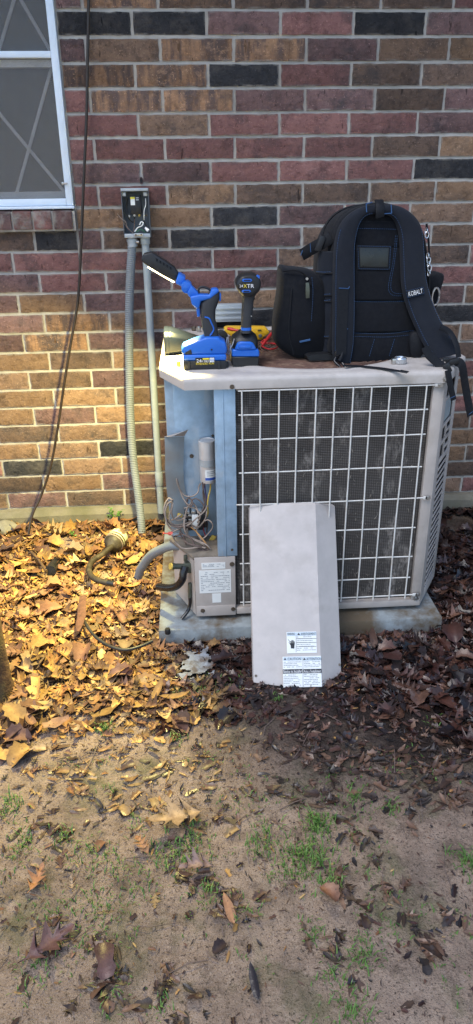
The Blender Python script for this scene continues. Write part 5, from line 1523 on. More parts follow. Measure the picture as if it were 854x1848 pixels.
# ------------------------------------------------------------------ disconnect box on the wall
BY = -.062
bx0, bx1 = A(221, 385, BY).x, A(270, 385, BY).x
bz1, bz0 = A(245, 340, BY).z, A(245, 429, BY).z
db = thing('disconnect_box', 'open grey electrical disconnect box on the wall with switch block and loose wires', 'electrical box', ((bx0 + bx1) / 2, 0, bz0))
def dpart(name, mt, x0, x1, y0, y1, z0, z1, bev=.001, par=db):
    b_ = MB(); b_.bx(x0, x1, y0, y1, z0, z1); return b_.build(name, mt, par, bev=bev)
dpart('back_plate', 'box_grey', bx0, bx1, -.009, -.005, bz0, bz1)
dpart('side_wall', 'box_grey', bx0, bx0 + .0022, BY, -.0095, bz0, bz1)
dpart('side_wall', 'box_grey', bx1 - .0022, bx1, BY, -.0095, bz0, bz1)
dpart('hood', 'box_light', bx0 + .0025, bx1 - .0025, BY, -.0095, bz1 - .003, bz1 - .0002)
dpart('hood_lip', 'box_light', bx0, bx1, BY - .003, BY - .0005, bz1 - .009, bz1 + .001)
dpart('floor_plate', 'box_light', bx0 + .0025, bx1 - .0025, BY + .001, -.0095, bz0 + .0002, bz0 + .003)
dpart('floor_lip', 'box_light', bx0 + .0025, bx1 - .0025, BY - .001, BY + .0008, bz0, bz0 + .014)
BW, BH = bx1 - bx0, bz1 - bz0
def bp_(u, v_, y): return V((bx0 + BW * u, y, bz1 - BH * v_))
sw = MB(); p, q = bp_(.29, .13, 0), bp_(.70, .52, 0); sw.bx(p.x, q.x, -.046, -.0095, q.z, p.z); swo = sw.build('switch_block', 'black_plastic', db, bev=.002)
p, q = bp_(.32, .17, 0), bp_(.48, .335, 0)
dpart('label', 'label_white', p.x, q.x, -.0475, -.0464, q.z, p.z, 0, swo)
dpart('label_band', 'label_yellow', p.x, q.x, -.048, -.0476, p.z - .007, p.z, 0, swo)
for k in range(2): p = bp_(.57, .19 + .04 * k, -.0465); b_ = MB(); b_.box(p, (.010, .001, .002)); b_.build('mark', 'print_white', swo, smooth=0)
for u in (.10, .88):
    p = bp_(u, .115, -.05); b_ = MB(); b_.box(p, (.014, .003, .014)); lg = b_.build('bracket', 'box_light', db, bev=.001)
    b_ = MB(); b_.cyl(p + V((0, -.0035, 0)), p + V((0, -.001, 0)), .0045, n=12); b_.build('screw', 'screw_zinc', lg)
for u, v_, mt in ((.42, .545, 'screw_zinc'), (.60, .545, 'wire_yellow'), (.60, .46, 'brass_dull'), (.22, .56, 'screw_zinc'), (.86, .55, 'screw_dark')):
    p = bp_(u, v_, -.035); b_ = MB(); b_.cyl(p, p + V((0, .006, 0)), .0042, n=10); b_.build('terminal_screw', mt, db)
def bw(pts, y, r_, mt):
    b_ = MB(); b_.tube(catmull([bp_(u, v_, y + .004 * math.sin(i * 2)) for i, (u, v_) in enumerate(pts)], 6), r_, 7); b_.build('wire', mt, db, smooth=70)
bw([(.88, .20), (.87, .33), (.80, .45), (.78, .60), (.78, .64)], -.045, .0017, 'label_white')
bw([(.22, .20), (.15, .35), (.16, .52), (.24, .64), (.38, .68), (.42, .58)], -.035, .0024, 'cable_black')
bw([(-.14, .52), (.0, .66), (.16, .80), (.34, .90)], -.066, .0013, 'wire_brown')
bw([(-.18, .50), (-.05, .60), (.10, .66), (.14, .76), (.26, .86), (.36, .91)], -.068, .0012, 'wire_tan')
bw([(.42, .62), (.40, .74), (.36, .88)], -.045, .0016, 'wire_brown')
bw([(.40, .88), (.52, .80), (.68, .76), (.74, .70), (.66, .68), (.60, .74)], -.05, .0022, 'label_white')
bw([(.46, .90), (.60, .84), (.72, .86), (.80, .90)], -.05, .002, 'wire_green')
bw([(.76, .66), (.82, .74), (.92, .82), (.80, .88)], -.045, .0022, 'cable_black')
b_ = MB(); p = bp_(.80, .80, -.05); q = bp_(.92, .865, -.054); b_.tube([p, p.lerp(q, .5), q], [.004, .0058, .0062], 10); b_.build('wire_nut', 'print_white', db, smooth=50)
b_ = MB(); p = bp_(.55, .935, BY - .004); b_.box(p, (.032, .006, .009)); gb = b_.build('ground_bar', 'screw_zinc', db, bev=.001)
for du in (-.010, .010): b_ = MB(); b_.cyl(p + V((du, -.0045, 0)), p + V((du, -.003, 0)), .0032, n=10); b_.build('screw', 'screw_dark', gb)
# ------------------------------------------------------------------ conduits
def conduit_pts(px): return catmull([A(x, y, d) for x, y, d in px], 10)
fc = thing('flexible_conduit', 'ribbed grey flexible conduit hanging from the left of the disconnect box', 'conduit', A(257, 975, -.19))
cp = conduit_pts([(238.5, 443, -.036), (234.5, 520, -.036), (233.5, 600, -.036), (234, 680, -.036), (236, 760, -.038), (241, 830, -.05), (249, 890, -.09), (255, 940, -.135), (257.5, 985, -.175)])
# resample evenly, ring by ring
dist = [0]
for a_, c_ in zip(cp[:-1], cp[1:]): dist.append(dist[-1] + (c_ - a_).length)
def along(s_):
    for i in range(len(cp) - 1):
        if dist[i + 1] >= s_: return cp[i].lerp(cp[i + 1], (s_ - dist[i]) / max(1e-9, dist[i + 1] - dist[i]))
    return cp[-1]
pts = []; rr_ = []; s_ = 0; k = 0
while s_ < dist[-1]:
    pts.append(along(s_)); rr_.append(.0171 if k % 4 in (0, 1) else .0160); k += 1; s_ += .0019
b_ = MB(); b_.tube(pts, rr_, 14); b_.build('ribbed_tube', 'flex_grey', fc, smooth=25)
ct_ = V((cp[0].x + .002, cp[0].y, bz0))
b_ = MB(); b_.tube([ct_ + V((0, 0, -z)) for z in (0, .006, .0061, .016, .0161, .032)], [.0165, .0165, .0205, .0205, .0185, .0185], 16); b_.build('connector_nut', 'box_light', fc, smooth=30)
b_ = MB(); b_.cyl(ct_ + V((.016, -.012, -.016)), ct_ + V((.026, -.016, -.016)), .005, n=8); b_.build('connector_screw', 'screw_zinc', fc)
rc = thing('rigid_conduit', 'straight pale grey plastic conduit leaning down the wall from the box', 'conduit', A(290, 918, -.05))
a_, e_ = A(262, 432, -.036), A(291, 925, -.05)
a_.z = bz0
b_ = MB(); b_.tube([a_, e_], .0142, 18); b_.build('pipe', 'pvc_grey', rc, smooth=60)
b_ = MB(); b_.tube([a_ + V((0, 0, .0)), a_.lerp(e_, .022)], .0180, 18); b_.build('box_adapter', 'pvc_grey', rc, bev=.001)
t0, t1 = .83, .885
b_ = MB(); b_.tube([a_.lerp(e_, t0), a_.lerp(e_, t1)], .0168, 18); b_.build('coupling', 'pvc_grey', rc, bev=.0012)
# ------------------------------------------------------------------ hanging cable
b_ = MB(); b_.tube(catmull([A(x, y, d) for x, y, d in ((163, -360, -.010), (161, -120, -.012), (160, 0, -.015), (158, 120, -.020), (156, 220, -.024), (151, 330, -.030), (147, 430, -.034), (141, 540, -.042), (127, 625, -.052), (115, 700, -.058), (104, 775, -.062), (92, 840, -.068), (75, 893, -.08), (60, 925, -.11), (53, 955, -.14), (50, 985, -.17))], 8), .0052, 8)
o = b_.build('hanging_cable', 'cable_brown', None, smooth=60, org=G(50, 985)); tag(o, 'long thin dark brown cable hanging down the wall beside the window', 'cable')
# ------------------------------------------------------------------ things on the ground at the left
b_ = MB(); gp = [(202, 985.7, .055), (188, 998, .05), (168, 1012, .048), (160.8, 1026, .048), (166, 1040.5, .048), (182, 1049, .05), (207, 1054, .052)]
rl_ = thing('refrigerant_line', 'bent dark refrigerant pipe with pale bulbous filter drier, lying cut on the leaves', 'pipe', G(168, 1012))
pts = catmull([G(x, y, z) for x, y, z in gp], 7)
b_.tube(pts, .0112, 14); b_.build('pipe', 'pipe_dark', rl_, smooth=60)
e_ = pts[-1]; dd = (pts[-1] - pts[-2]).normalized()
b_ = MB(); b_.tube([e_ - dd * .028, e_ - dd * .0005], .0119, 14); b_.build('black_sleeve', 'black_plastic', rl_, smooth=40)
b_ = MB(); b_.tube([e_ - dd * .001, e_ + dd * .004], .0088, 12); b_.build('copper_end', 'copper_cut', rl_, smooth=40)
a_, e_ = G(197, 990, .050), G(221, 961, .062)
d = (e_ - a_); ln = d.length
prof = [(0, .012), (.10, .016), (.16, .030), (.30, .039), (.52, .0415)]
prof2 = [(.52, .0415), (.72, .041), (.86, .034), (.95, .016), (1.05, .012)]
b_ = MB(); b_.tube([a_ + d * t for t, r_ in prof], [r_ for t, r_ in prof], 20); dr = b_.build('filter_drier', 'pipe_dark', rl_, smooth=60)
b_ = MB(); b_.tube([a_ + d * t for t, r_ in prof2], [r_ for t, r_ in prof2], 20); b_.build('drier_end', 'drier_pale', dr, smooth=60)
for t in (.33, .44): b_ = MB(); b_.tube([a_ + d * (t - .02), a_ + d * (t + .02)], .0412, 20); b_.build('paint_band', 'drier_pale' if t > .4 else 'wire_tan', dr, smooth=60)
b_ = MB(); b_.tube(catmull([G(x, y, z) for x, y, z in ((150, 1116, .03), (156.5, 1128, .042), (168, 1144.5, .044), (184.6, 1158.6, .044), (204.3, 1168.4, .044), (227, 1172.6, .044), (252, 1167, .044), (275, 1157, .044))], 7), .0052, 10)
o = b_.build('black_cord', 'cable_black', None, smooth=60, org=G(205, 1168)); tag(o, 'short black cord curving over the leaves towards the pad', 'cord')
# buried drain pipe mouth
a_, e_ = G(104, 1012, .002), G(91, 1031, .022)
dp = thing('drain_pipe', 'black drain pipe mouth poking out of the dirt near the wall', 'pipe', G(95, 1028))
b_ = MB(); d = (e_ - a_).normalized()
b_.tube([a_, e_, e_ + d * .0001, e_ - d * .004, e_ - d * .05], [.022, .022, .019, .0185, .0185], 18); b_.build('pipe_wall', 'black_plastic', dp, smooth=40)
b_ = MB(); b_.tube(catmull([G(56, 996, .02), G(68, 1008, .03), (G(84, 1031, .026))], 5), [.006] * 11, 8); o = b_.build('stick', 'bark', None, smooth=60, org=G(70, 1012)); tag(o, 'thin dark stick leading to the drain pipe mouth', 'stick')
# strip of bark
b_ = MB(); ps = [G(x, y, z) for x, y, z in ((150, 1076, .05), (148, 1096, .054), (146, 1118, .05), (140, 1140, .04))]
b_.ribbon(catmull(ps, 5), [.018, .026, .030, .031, .032, .033, .033, .032, .032, .031, .03, .028, .026, .022, .016, .008], .004, V((-.25, -.3, 1))); o = b_.build('bark_strip', 'bark_red', None, smooth=50, org=G(146, 1110), wob=.003); tag(o, 'long reddish strip of bark on the lit leaves', 'bark')
# flat stone by the cable
b_ = MB(); c_ = G(15, 962, 0); rg_ = []
for zz, s_ in ((-.01, 1), (.03, 1), (.045, .8), (.05, .4)):
    rg_.append([c_ + V((x * s_, y * s_, zz)) for x, y in ((-.06, -.03), (.0, -.05), (.055, -.02), (.03, .03), (-.02, .06), (-.06, .03))])
b_.loft(rg_); o = b_.build('stone', 'stone', None, bev=.004, org=c_, wob=.004); tag(o, 'flat grey-green stone among leaves left of the cable', 'stone')
# mossy post at the picture's left edge
b_ = MB(); rg_ = []
c0 = V((-.548, -1.175, -.01))
for i, (z, r_, dx) in enumerate(((0, .058, 0), (.02, .053, 0), (.07, .050, 0), (.14, .049, 0), (.25, .048, 0), (.42, .047, 0), (.60, .046, 0))):
    rg_.append([c0 + V((dx + math.cos(t) * r_ * (1 + .05 * math.sin(5 * t + i)), math.sin(t) * r_, z)) for t in [2 * math.pi * k / 28 for k in range(28)]])
b_.loft(rg_); o = b_.build('wooden_post', 'bark', None, smooth=60, org=c0, wob=.002); tag(o, 'brown weathered wooden post cut off by the left edge of the picture', 'post')
# white scrap
b_ = MB(); c_ = G(358, 1207, 0); nx = 44; ny = 46; vs = []; fs = []; rs_ = random.Random(3)
ok = {}
for j in range(ny):
    for i in range(nx):
        x = (i / (nx - 1) - .5) * .15; y = (j / (ny - 1) - .5) * .19
        z = .020 + mnoise.noise(V((x * 30, y * 30, 2))) * .006 + mnoise.noise(V((x * 90, y * 90, 7))) * .003
        vs.append(c_ + V((x + y * .2, y, z)))
        ok[(i, j)] = math.hypot(x / .07, y / .09) + mnoise.noise(V((x * 45, y * 45, 11))) * .55 + mnoise.noise(V((x * 130, y * 130, 4))) * .35 < .8
for j in range(ny - 1):
    for i in range(nx - 1):
        if all(ok[q] for q in ((i, j), (i + 1, j), (i + 1, j + 1), (i, j + 1))): fs.append((j * nx + i, j * nx + i + 1, (j + 1) * nx + i + 1, (j + 1) * nx + i))
used = sorted({i for f in fs for i in f}); mp_ = {u: i for i, u in enumerate(used)}
b_.add([vs[u] for u in used], [[mp_[i] for i in f] for f in fs]); o = b_.build('white_scrap', 'white_crust', None, smooth=60, org=c_); tag(o, 'crumpled bluish white scrap among wet leaves in front of the pad', 'scrap')
# weeds
def weed(px, py, d, n_, h_, label, rs, z=None):
    base_ = A(px, py, d) if z is None else G(px, py, z)
    base_.z = max(base_.z - h_ * .4, 0.0)
    t_ = thing('weed', label, 'weed', base_)
    for k in range(n_):
        a = rs.uniform(0, 6.28); ht = h_ * rs.uniform(.4, 1.0); lean = rs.uniform(.2, .9) * h_ * .8
        tip = base_ + V((math.cos(a) * lean, math.sin(a) * lean * .6, ht))
        b_ = MB(); b_.tube(catmull([base_, base_.lerp(tip, .5) + V((0, 0, h_ * .12)), tip], 3), .0009, 4); st = b_.build('stem', 'weed_leaf', t_, smooth=0)
        for j in range(4):
            q = base_.lerp(tip, .45 + .18 * j) + V((0, 0, h_ * .08)); aa = a + rs.uniform(-1.8, 1.8); s_ = rs.uniform(.007, .013)
            dx = V((math.cos(aa), math.sin(aa), rs.uniform(.0, .6))).normalized(); sd = V((-dx.y, dx.x, rs.uniform(-.3, .3))).normalized()
            b_ = MB(); b_.add([q, q + dx * s_ * .5 + sd * s_ * .45 + V((0, 0, .002)), q + dx * s_ * 1.15, q + dx * s_ * .5 - sd * s_ * .45 + V((0, 0, .002)), q + dx * s_ * .5 - V((0, 0, .001))], [(0, 1, 4), (1, 2, 4), (2, 3, 4), (3, 0, 4)]); b_.build('leaflet', 'weed_leaf', st, smooth=0)
rw = random.Random(9)
weed(206, 930, -.06, 9, .075, 'green leafy weed at the foot of the wall between cable and conduit', rw)
weed(133, 966, 0, 5, .03, 'low green weed on the bare mossy dirt near the drain mouth', rw, z=.012)
# ------------------------------------------------------------------ fallen leaves
def leaf_shape(kind, seed):
    """A leaf along +Y from 0 to 1: midrib and two margins, lobed or plain, curled."""
    rs = random.Random(seed)
    st = []
    if kind == 'oak':
        n_l = rs.choice((3, 3, 4)); wd = rs.uniform(.26, .36)
        st.append((0, .006)); st.append((.14, .012))
        for i in range(n_l):
            t = .22 + .62 * i / n_l
            env = wd * math.sin(math.pi * (.18 + .70 * (i + .5) / n_l))
            st += [(t, env * .30), (t + .10 + .02 * rs.random(), env * rs.uniform(.95, 1.2)), (t + .115, env * .42)]
        st += [(.90, .075), (.96, .05), (1.0, .003)]
    elif kind == 'willow':
        wd = rs.uniform(.10, .15)
        st = [(0, .006), (.08, .012)] + [(t, wd * math.sin(math.pi * (.06 + .92 * t)) ** .8) for t in (.18, .32, .46, .6, .74, .86, .94)] + [(1, .004)]
    elif kind == 'broad':
        wd = rs.uniform(.24, .34)
        st = [(0, .008), (.1, .014)] + [(t, wd * math.sin(math.pi * (.04 + .92 * t)) ** .7 * (1 + .12 * (-1) ** i)) for i, t in enumerate((.17, .28, .4, .52, .64, .76, .87, .95))] + [(1, .01)]
    else:   # torn piece
        wd = rs.uniform(.2, .34)
        st = [(t, wd * rs.uniform(.5, 1.1) * (1 - .6 * abs(t - .45))) for t in (.1, .25, .42, .58, .75, .9)]
    vs = []; fs = []
    bend = rs.uniform(-.9, .9); curl = rs.uniform(-1.6, 3.2); tw = rs.uniform(-.7, .7); fold = rs.uniform(-.25, .45)
    for i, (t, w_) in enumerate(st):
        zmid = bend * (t - .5) ** 2
        for s_ in (-1, -.5, 0, .5, 1):
            x = s_ * w_ * (1 + rs.uniform(-.08, .08))
            fwd = (.10 * abs(s_) if kind == 'oak' and w_ > .12 else 0)
            z = zmid + curl * x * x + fold * abs(x) + tw * x * (t - .5) + rs.uniform(-.012, .012)
            vs.append((x, t + fwd, z))
    for i in range(len(st) - 1):
        for j in range(4):
            a = i * 5 + j
            fs.append((a, a + 1, a + 6, a + 5))
    return np.array(vs), fs
KINDS_ = ['oak', 'oak', 'oak', 'oak', 'oak', 'willow', 'willow', 'broad', 'broad', 'torn', 'torn', 'torn', 'oak', 'willow', 'broad', 'oak']
LV = [leaf_shape(k, 40 + i) for i, k in enumerate(KINDS_)]
LM = []
def rib_attr(me, n_):
    a = me.attributes.new('rib', 'FLOAT_COLOR', 'POINT')
    row = np.tile(np.array([.62, .80, 1.25, .80, .62], dtype=np.float32), n_ // 5 + 1)[:n_]
    a.data.foreach_set('color', np.repeat(row[:, None], 4, 1).ravel())
for i, (vs, fs) in enumerate(LV):
    me = bpy.data.meshes.new('leaf')
    me.from_pydata([tuple(v) for v in vs], [], fs)
    rib_attr(me, len(vs))
    me.polygons.foreach_set('use_smooth', [True] * len(me.polygons))
    me.materials.append(M['leaf_object'])
    LM.append(me)
DRY = [(.40, .23, .085), (.34, .17, .06), (.26, .125, .05), (.46, .31, .13), (.21, .10, .05), (.42, .24, .07), (.16, .08, .055), (.36, .25, .15), (.47, .28, .09), (.30, .14, .05), (.24, .13, .075)]
WET = [(.052, .022, .018), (.030, .015, .014), (.075, .032, .024), (.020, .013, .014), (.10, .048, .035), (.062, .026, .020), (.16, .085, .058), (.026, .021, .025), (.045, .019, .016), (.017, .012, .012), (.13, .065, .045)]
def dens(x, y):
    if -.085 < x < .875 and -.968 < y < -.11: return 0
    if y > -.035: return 0
    e = mnoise.noise(V((x * 4, y * 4, 0))) * .14
    edge = -1.23 - .22 * smooth01(.15, .9, x) + e * 1.3 + (.0 * smooth01(-.2, .25, x) * (1 - smooth01(.3, .6, x)))
    d = smooth01(edge - .40, edge + .16, y) ** 2.2
    d = max(d, .028 if y < -1.3 else .05)
    b0 = G(120, 980)
    d *= 1 - .985 * math.exp(-(((x - b0.x) / .10) ** 2 + ((y - b0.y) / .13) ** 2) ** 2)
    b1 = G(835, 945)
    d *= 1 - .9 * math.exp(-(((x - b1.x) / .16) ** 2 + ((y - b1.y) / .11) ** 2) ** 2)
    return d
def wetness(x, y):
    w_ = smooth01(-.12, .12, x + mnoise.noise(V((x * 5, y * 5, 9))) * .08 + (y + 1.2) * .1)
    return w_
rl = random.Random(77)
leaves = []
def add_leaf(x, y, z, ln, var, rz, tx, ty, colr, dry, force=False):
    leaves.append(dict(x=x, y=y, z=z, s=ln, v=var, r=(tx, ty, rz), c=colr, d=dry, f=force))
tries = 0
def rot3(tx, ty, rz):
    cx, sx, cy, sy, cz, sz = math.cos(tx), math.sin(tx), math.cos(ty), math.sin(ty), math.cos(rz), math.sin(rz)
    Rx = np.array([[1, 0, 0], [0, cx, -sx], [0, sx, cx]]); Ry = np.array([[cy, 0, sy], [0, 1, 0], [-sy, 0, cy]]); Rz = np.array([[cz, -sz, 0], [sz, cz, 0], [0, 0, 1]])
    return Rz @ Ry @ Rx
def shreds(px0, py0, px1, py1, n_, wid, cs):
    for k in range(int(n_ * .8)):
        t = rl.random(); p = G(px0 + (px1 - px0) * t + rl.gauss(0, wid), py0 + (py1 - py0) * t + rl.gauss(0, wid))
        q = G(px1, py1) - G(px0, py0); rz = math.atan2(q.y, q.x) - math.pi / 2 + rl.gauss(0, .7)
        add_leaf(p.x, p.y, ground_z(p.x, p.y) + .004, rl.uniform(.018, .05), rl.choice((5, 6, 9, 10, 11, 13, 0, 3)), rz, rl.gauss(0, .12), rl.gauss(0, .2), rl.choice(cs), rl.uniform(.1, .6))
BRN = [(.06, .036, .027), (.045, .03, .024), (.10, .058, .04), (.15, .085, .055), (.20, .12, .08), (.036, .028, .024)]
for a_ in ((690, 1600, 780, 1720, 34, 9), (670, 1480, 700, 1600, 16, 8), (600, 1560, 650, 1640, 26, 12), (280, 1740, 350, 1848, 24, 14), (170, 1680, 205, 1800, 26, 14), (70, 1660, 200, 1710, 22, 16), (300, 1560, 430, 1640, 34, 12), (380, 1640, 460, 1625, 16, 8), (600, 1480, 660, 1500, 10, 10), (780, 1400, 850, 1460, 22, 16), (640, 1390, 850, 1330, 190, 34), (700, 1440, 850, 1400, 70, 26), (480, 1330, 640, 1380, 90, 26), (420, 1390, 560, 1470, 26, 16),
           (480, 1430, 590, 1450, 18, 14), (130, 1470, 300, 1430, 40, 22), (20, 1400, 240, 1380, 60, 24), (240, 1390, 420, 1350, 46, 20), (240, 1450, 420, 1490, 22, 16), (580, 1700, 640, 1760, 14, 10), (780, 1600, 850, 1690, 12, 14), (540, 1660, 600, 1690, 10, 8), (110, 1760, 240, 1830, 18, 18), (0, 1540, 120, 1480, 18, 18)):
    shreds(*a_, BRN if a_[0] > 330 or a_[1] > 1500 else BRN + [(.24, .14, .06), (.30, .17, .07), (.36, .24, .11)] * 2)
while tries < 48000:
    tries += 1
    x = rl.uniform(-1.25, 1.8); y = rl.uniform(-2.45, -.03)
    d = dens(x, y)
    if rl.random() > d * .85: continue
    w_ = wetness(x, y)
    wet = rl.random() < w_
    if not wet and x > .3 and rl.random() < .8: wet = True
    u = rl.random()
    thick = min(1, d * 1.2)
    if wet:
        ln = rl.choice((.025, .035, .045, .06, .085)) * rl.uniform(.8, 1.15); c_ = rl.choice(WET); tl_ = .22; z = u * .013 * thick
    else:
        ln = rl.choice((.035, .045, .055, .068, .095)) * rl.uniform(.8, 1.15); c_ = rl.choice(DRY); tl_ = .23; z = u * .017 * thick
    if d < .1:                       # stray leaves on the bare dirt lie flat and are smaller
        ln *= .62; tl_ *= .5; z = 0
        if rl.random() < .55: c_ = rl.choice(WET + [(.16, .09, .05)])
    ln *= .6 + .4 * smooth01(.05, .6, d)
    k = rl.choice((rl.uniform(.35, .7), rl.uniform(.7, 1.3), rl.uniform(.7, 1.3)))
    c_ = tuple(min(.8, v_ * k) for v_ in c_)
    var = rl.randrange(len(LV))
    if wet and rl.random() < .35: var = rl.choice((9, 10, 11))
    add_leaf(x, y, ground_z(x, y) + .004 + z, ln, var, rl.uniform(0, 6.283), rl.gauss(0, tl_ * .6), rl.gauss(0, tl_ * .6), c_, rl.uniform(.0, .45) if wet else rl.uniform(.6, 1.0))
# pipes and cord lie on top: the leaves under them are pressed flat
KEEP = [G(x, y, .03) for x, y in ((206, 975), (202, 986), (195, 992), (188, 998), (178, 1005), (168, 1012), (162, 1020), (161, 1027), (163, 1034), (167, 1041), (174, 1046), (182, 1049), (195, 1052), (207, 1054), (218, 965), (156, 1128), (162, 1137), (168, 1145), (176, 1152), (185, 1159), (195, 1164), (205, 1169), (216, 1171), (227, 1173), (240, 1170), (252, 1167), (264, 1162), (258, 1020), (287, 1060), (300, 1062), (360, 1205), (350, 1195), (370, 1215), (345, 1215), (93, 1027), (88, 1035), (148, 1090), (146, 1110), (144, 1125))]
for l in leaves:
    for k_ in KEEP:
        if abs(l['x'] - k_.x) < .075 and (l['x'] - k_.x) ** 2 + (l['y'] - k_.y) ** 2 < (.035 + l['s'] * .45) ** 2:
            l['z'] = min(l['z'], ground_z(l['x'], l['y']) + .010); l['r'] = (l['r'][0] * .25, l['r'][1] * .25, l['r'][2]); l['s'] *= .8
            break
# drop leaves that would stick into the panel or post, then the nearest, topmost ones become single leaves
def clear(l):
    if .15 < l['x'] < .56 and -1.36 < l['y'] < -1.08: l['z'] = ground_z(l['x'], l['y']) + .001; l['r'] = (l['r'][0] * .2, l['r'][1] * .2, l['r'][2]); l['s'] = min(l['s'], .05)
    elif -.1 < l['x'] < .93 and -1.06 < l['y'] < -.96: l['z'] = min(l['z'], ground_z(l['x'], l['y']) + .004); l['r'] = (l['r'][0] * .3, l['r'][1] * .3, l['r'][2]); l['s'] = min(l['s'], .055)
    elif .19 < l['x'] < .52 and -1.25 < l['y'] < -.96 and l['z'] > .012: l['z'] = .006
    return True
leaves = [l for l in leaves if clear(l)]
def rank(l):
    px, py, k = to_px(V((l['x'], l['y'], l['z'])))
    if not (5 < px < 849 and py < 1840) or k <= 0: return -1
    hid = 0
    if l['y'] > -.2 and -.1 < l['x'] < .95: return -1
    return l['s'] / k * (1 + 30 * (l['z'] - ground_z(l['x'], l['y'])))
order = sorted(range(len(leaves)), key=lambda i: -rank(leaves[i]))
single = set(order[:285])
for i in single:
    l = leaves[i]
    o = bpy.data.objects.new('leaf', LM[l['v']])
    o.location = (l['x'], l['y'], l['z'] + .006)
    o.rotation_mode = 'XYZ'
    o.rotation_euler = l['r']
    o.scale = (l['s'] * (1 if i % 2 else -1), l['s'], l['s'])
    o.color = (*l['c'], l['d'])
    link(o, ground)
VS = []; FS = []; CS = []; off = 0
for i, l in enumerate(leaves):
    if i in single: continue
    vs, fs = LV[l['v']]
    R = rot3(*l['r'])
    p = (vs * l['s']) @ R.T + np.array([l['x'], l['y'], l['z']])
    gz = ground_z(l['x'], l['y'])
    p[:, 2] = np.maximum(p[:, 2], gz + .0015)
    VS.append(p); FS += [[q + off for q in f] for f in fs]; off += len(vs)
    CS.append(np.tile(np.array([*l['c'], l['d']]), (len(vs), 1)))
me = bpy.data.meshes.new('leaf_litter')
me.from_pydata(np.concatenate(VS).tolist(), [], FS)
at = me.attributes.new('leafcol', 'FLOAT_COLOR', 'POINT')
at.data.foreach_set('color', np.concatenate(CS).astype(np.float32).ravel())
me.polygons.foreach_set('use_smooth', [True] * len(me.polygons))
rib_attr(me, len(me.vertices))
me.materials.append(M['leaf_mass'])
o = bpy.data.objects.new('leaf_litter', me)
link(o); tag(o, 'layers of fallen oak leaves, golden and dry on the left, dark and wet on the right', 'leaf litter', kind='stuff')
# leaves one can point at
def one(px, py, ln, var, rz, tilt, c_, dry, label, z=.012):
    p = G(px, py, z)
    o = bpy.data.objects.new('oak_leaf', LM[var]); o.scale = (ln, ln, ln)
    o.rotation_euler = (tilt, 0, rz)
    R = Matrix.Rotation(rz, 3, 'Z') @ Matrix.Rotation(tilt, 3, 'X')
    o.location = p - R @ V((0, ln * .5, 0)); o.color = (*c_, dry)
    link(o); tag(o, label, 'leaf', 'single leaves on the bare dirt')
one(322, 1473, .15, 3, 1.9, .2, (.46, .31, .17), .9, 'largest curled tan leaf, alone on the dirt among grass tufts', .022)
one(357, 1560, .085, 0, 1.6, .1, (.30, .20, .17), .6, 'pale brown lobed leaf on the dirt below the largest tan leaf')
one(85, 1705, .12, 3, -1.0, .1, (.13, .065, .06), .4, 'purple-brown lobed leaf on the dirt near the bottom left corner')
one(66, 1588, .07, 1, -.35, .15, (.42, .20, .09), .9, 'small bright orange oak leaf near the left edge of the dirt')
one(459, 1772, .07, 5, .15, .25, (.028, .02, .018), .1, 'black folded wet leaf on bare dirt at the bottom centre', .014)
one(190, 1730, .085, 10, .2, .1, (.11, .055, .05), .3, 'long dark leaf cluster right of the purple-brown lobed leaf')
one(258, 1523, .065, 2, .6, .2, (.40, .20, .09), .8, 'small rust leaf left of the grass patch on the dirt')
one(140, 1012, .105, 4, 1.75, .05, (.55, .40, .20), 1.0, 'pale yellow oak leaf lying on the bare mound near the drain', .03)
one(597, 1612, .05, 14, .9, .3, (.26, .12, .06), .5, 'rust brown leaf below the right end of the thick grass')
one(414, 1640, .07, 6, .3, .3, (.38, .19, .09), .7, 'orange sliver of a leaf standing in the dark debris')
one(565, 1163, .075, 8, 1.4, .1, (.34, .22, .16), .6, 'pale tan leaf on the wet leaves left of the pad corner', .045)
# ------------------------------------------------------------------ crumbs and twigs on the dirt
VS = []; FS = []; CS = []; off = 0
for k in range(8500):
    x = rl.uniform(-1.0, 1.3); y = rl.uniform(-2.4, -1.1)
    if rl.random() > .25 + .75 * smooth01(-2.2, -1.35, y): continue
    if mnoise.noise(V((x * 5, y * 5, 21))) < -.05 and rl.random() < .7: continue
    s_ = rl.uniform(.004, .022); vs, fs = LV[rl.choice((9, 10, 11, 5, 6, 13))]
    R = rot3(rl.gauss(0, .25), rl.gauss(0, .25), rl.uniform(0, 6.28))
    p = (vs * s_ * np.array([rl.uniform(.5, 1), 1, 1])) @ R.T + np.array([x, y, ground_z(x, y) + .003])
    c_ = rl.choice(WET + WET + DRY[:6] + [(.14, .085, .05)] * 3)
    VS.append(p); FS += [[q + off for q in f] for f in fs]; off += len(vs)
    CS.append(np.tile(np.array([*c_, rl.uniform(.3, 1)]), (len(vs), 1)))
me = bpy.data.meshes.new('leaf_crumbs'); me.from_pydata(np.concatenate(VS).tolist(), [], FS)
at = me.attributes.new('leafcol', 'FLOAT_COLOR', 'POINT'); at.data.foreach_set('color', np.concatenate(CS).astype(np.float32).ravel())
rib_attr(me, len(me.vertices))
me.materials.append(M['leaf_mass'])
o = bpy.data.objects.new('leaf_crumbs', me); link(o); tag(o, 'crumbs of broken leaf scattered over the bare dirt', 'leaf crumbs', kind='stuff')
b_ = MB()
for k in range(170):
    x = rl.uniform(-.9, 1.2); y = rl.uniform(-2.3, -1.15); a = rl.uniform(0, 6.28); ln = rl.uniform(.02, .10)
    p0 = V((x, y, ground_z(x, y) + .004)); d = V((math.cos(a), math.sin(a), 0)) * ln
    b_.tube([p0, p0 + d * .5 + V((rl.gauss(0, .004), rl.gauss(0, .004), .004)), V((x + d.x, y + d.y, ground_z(x + d.x, y + d.y) + .004))], rl.uniform(.0006, .0014), 4)
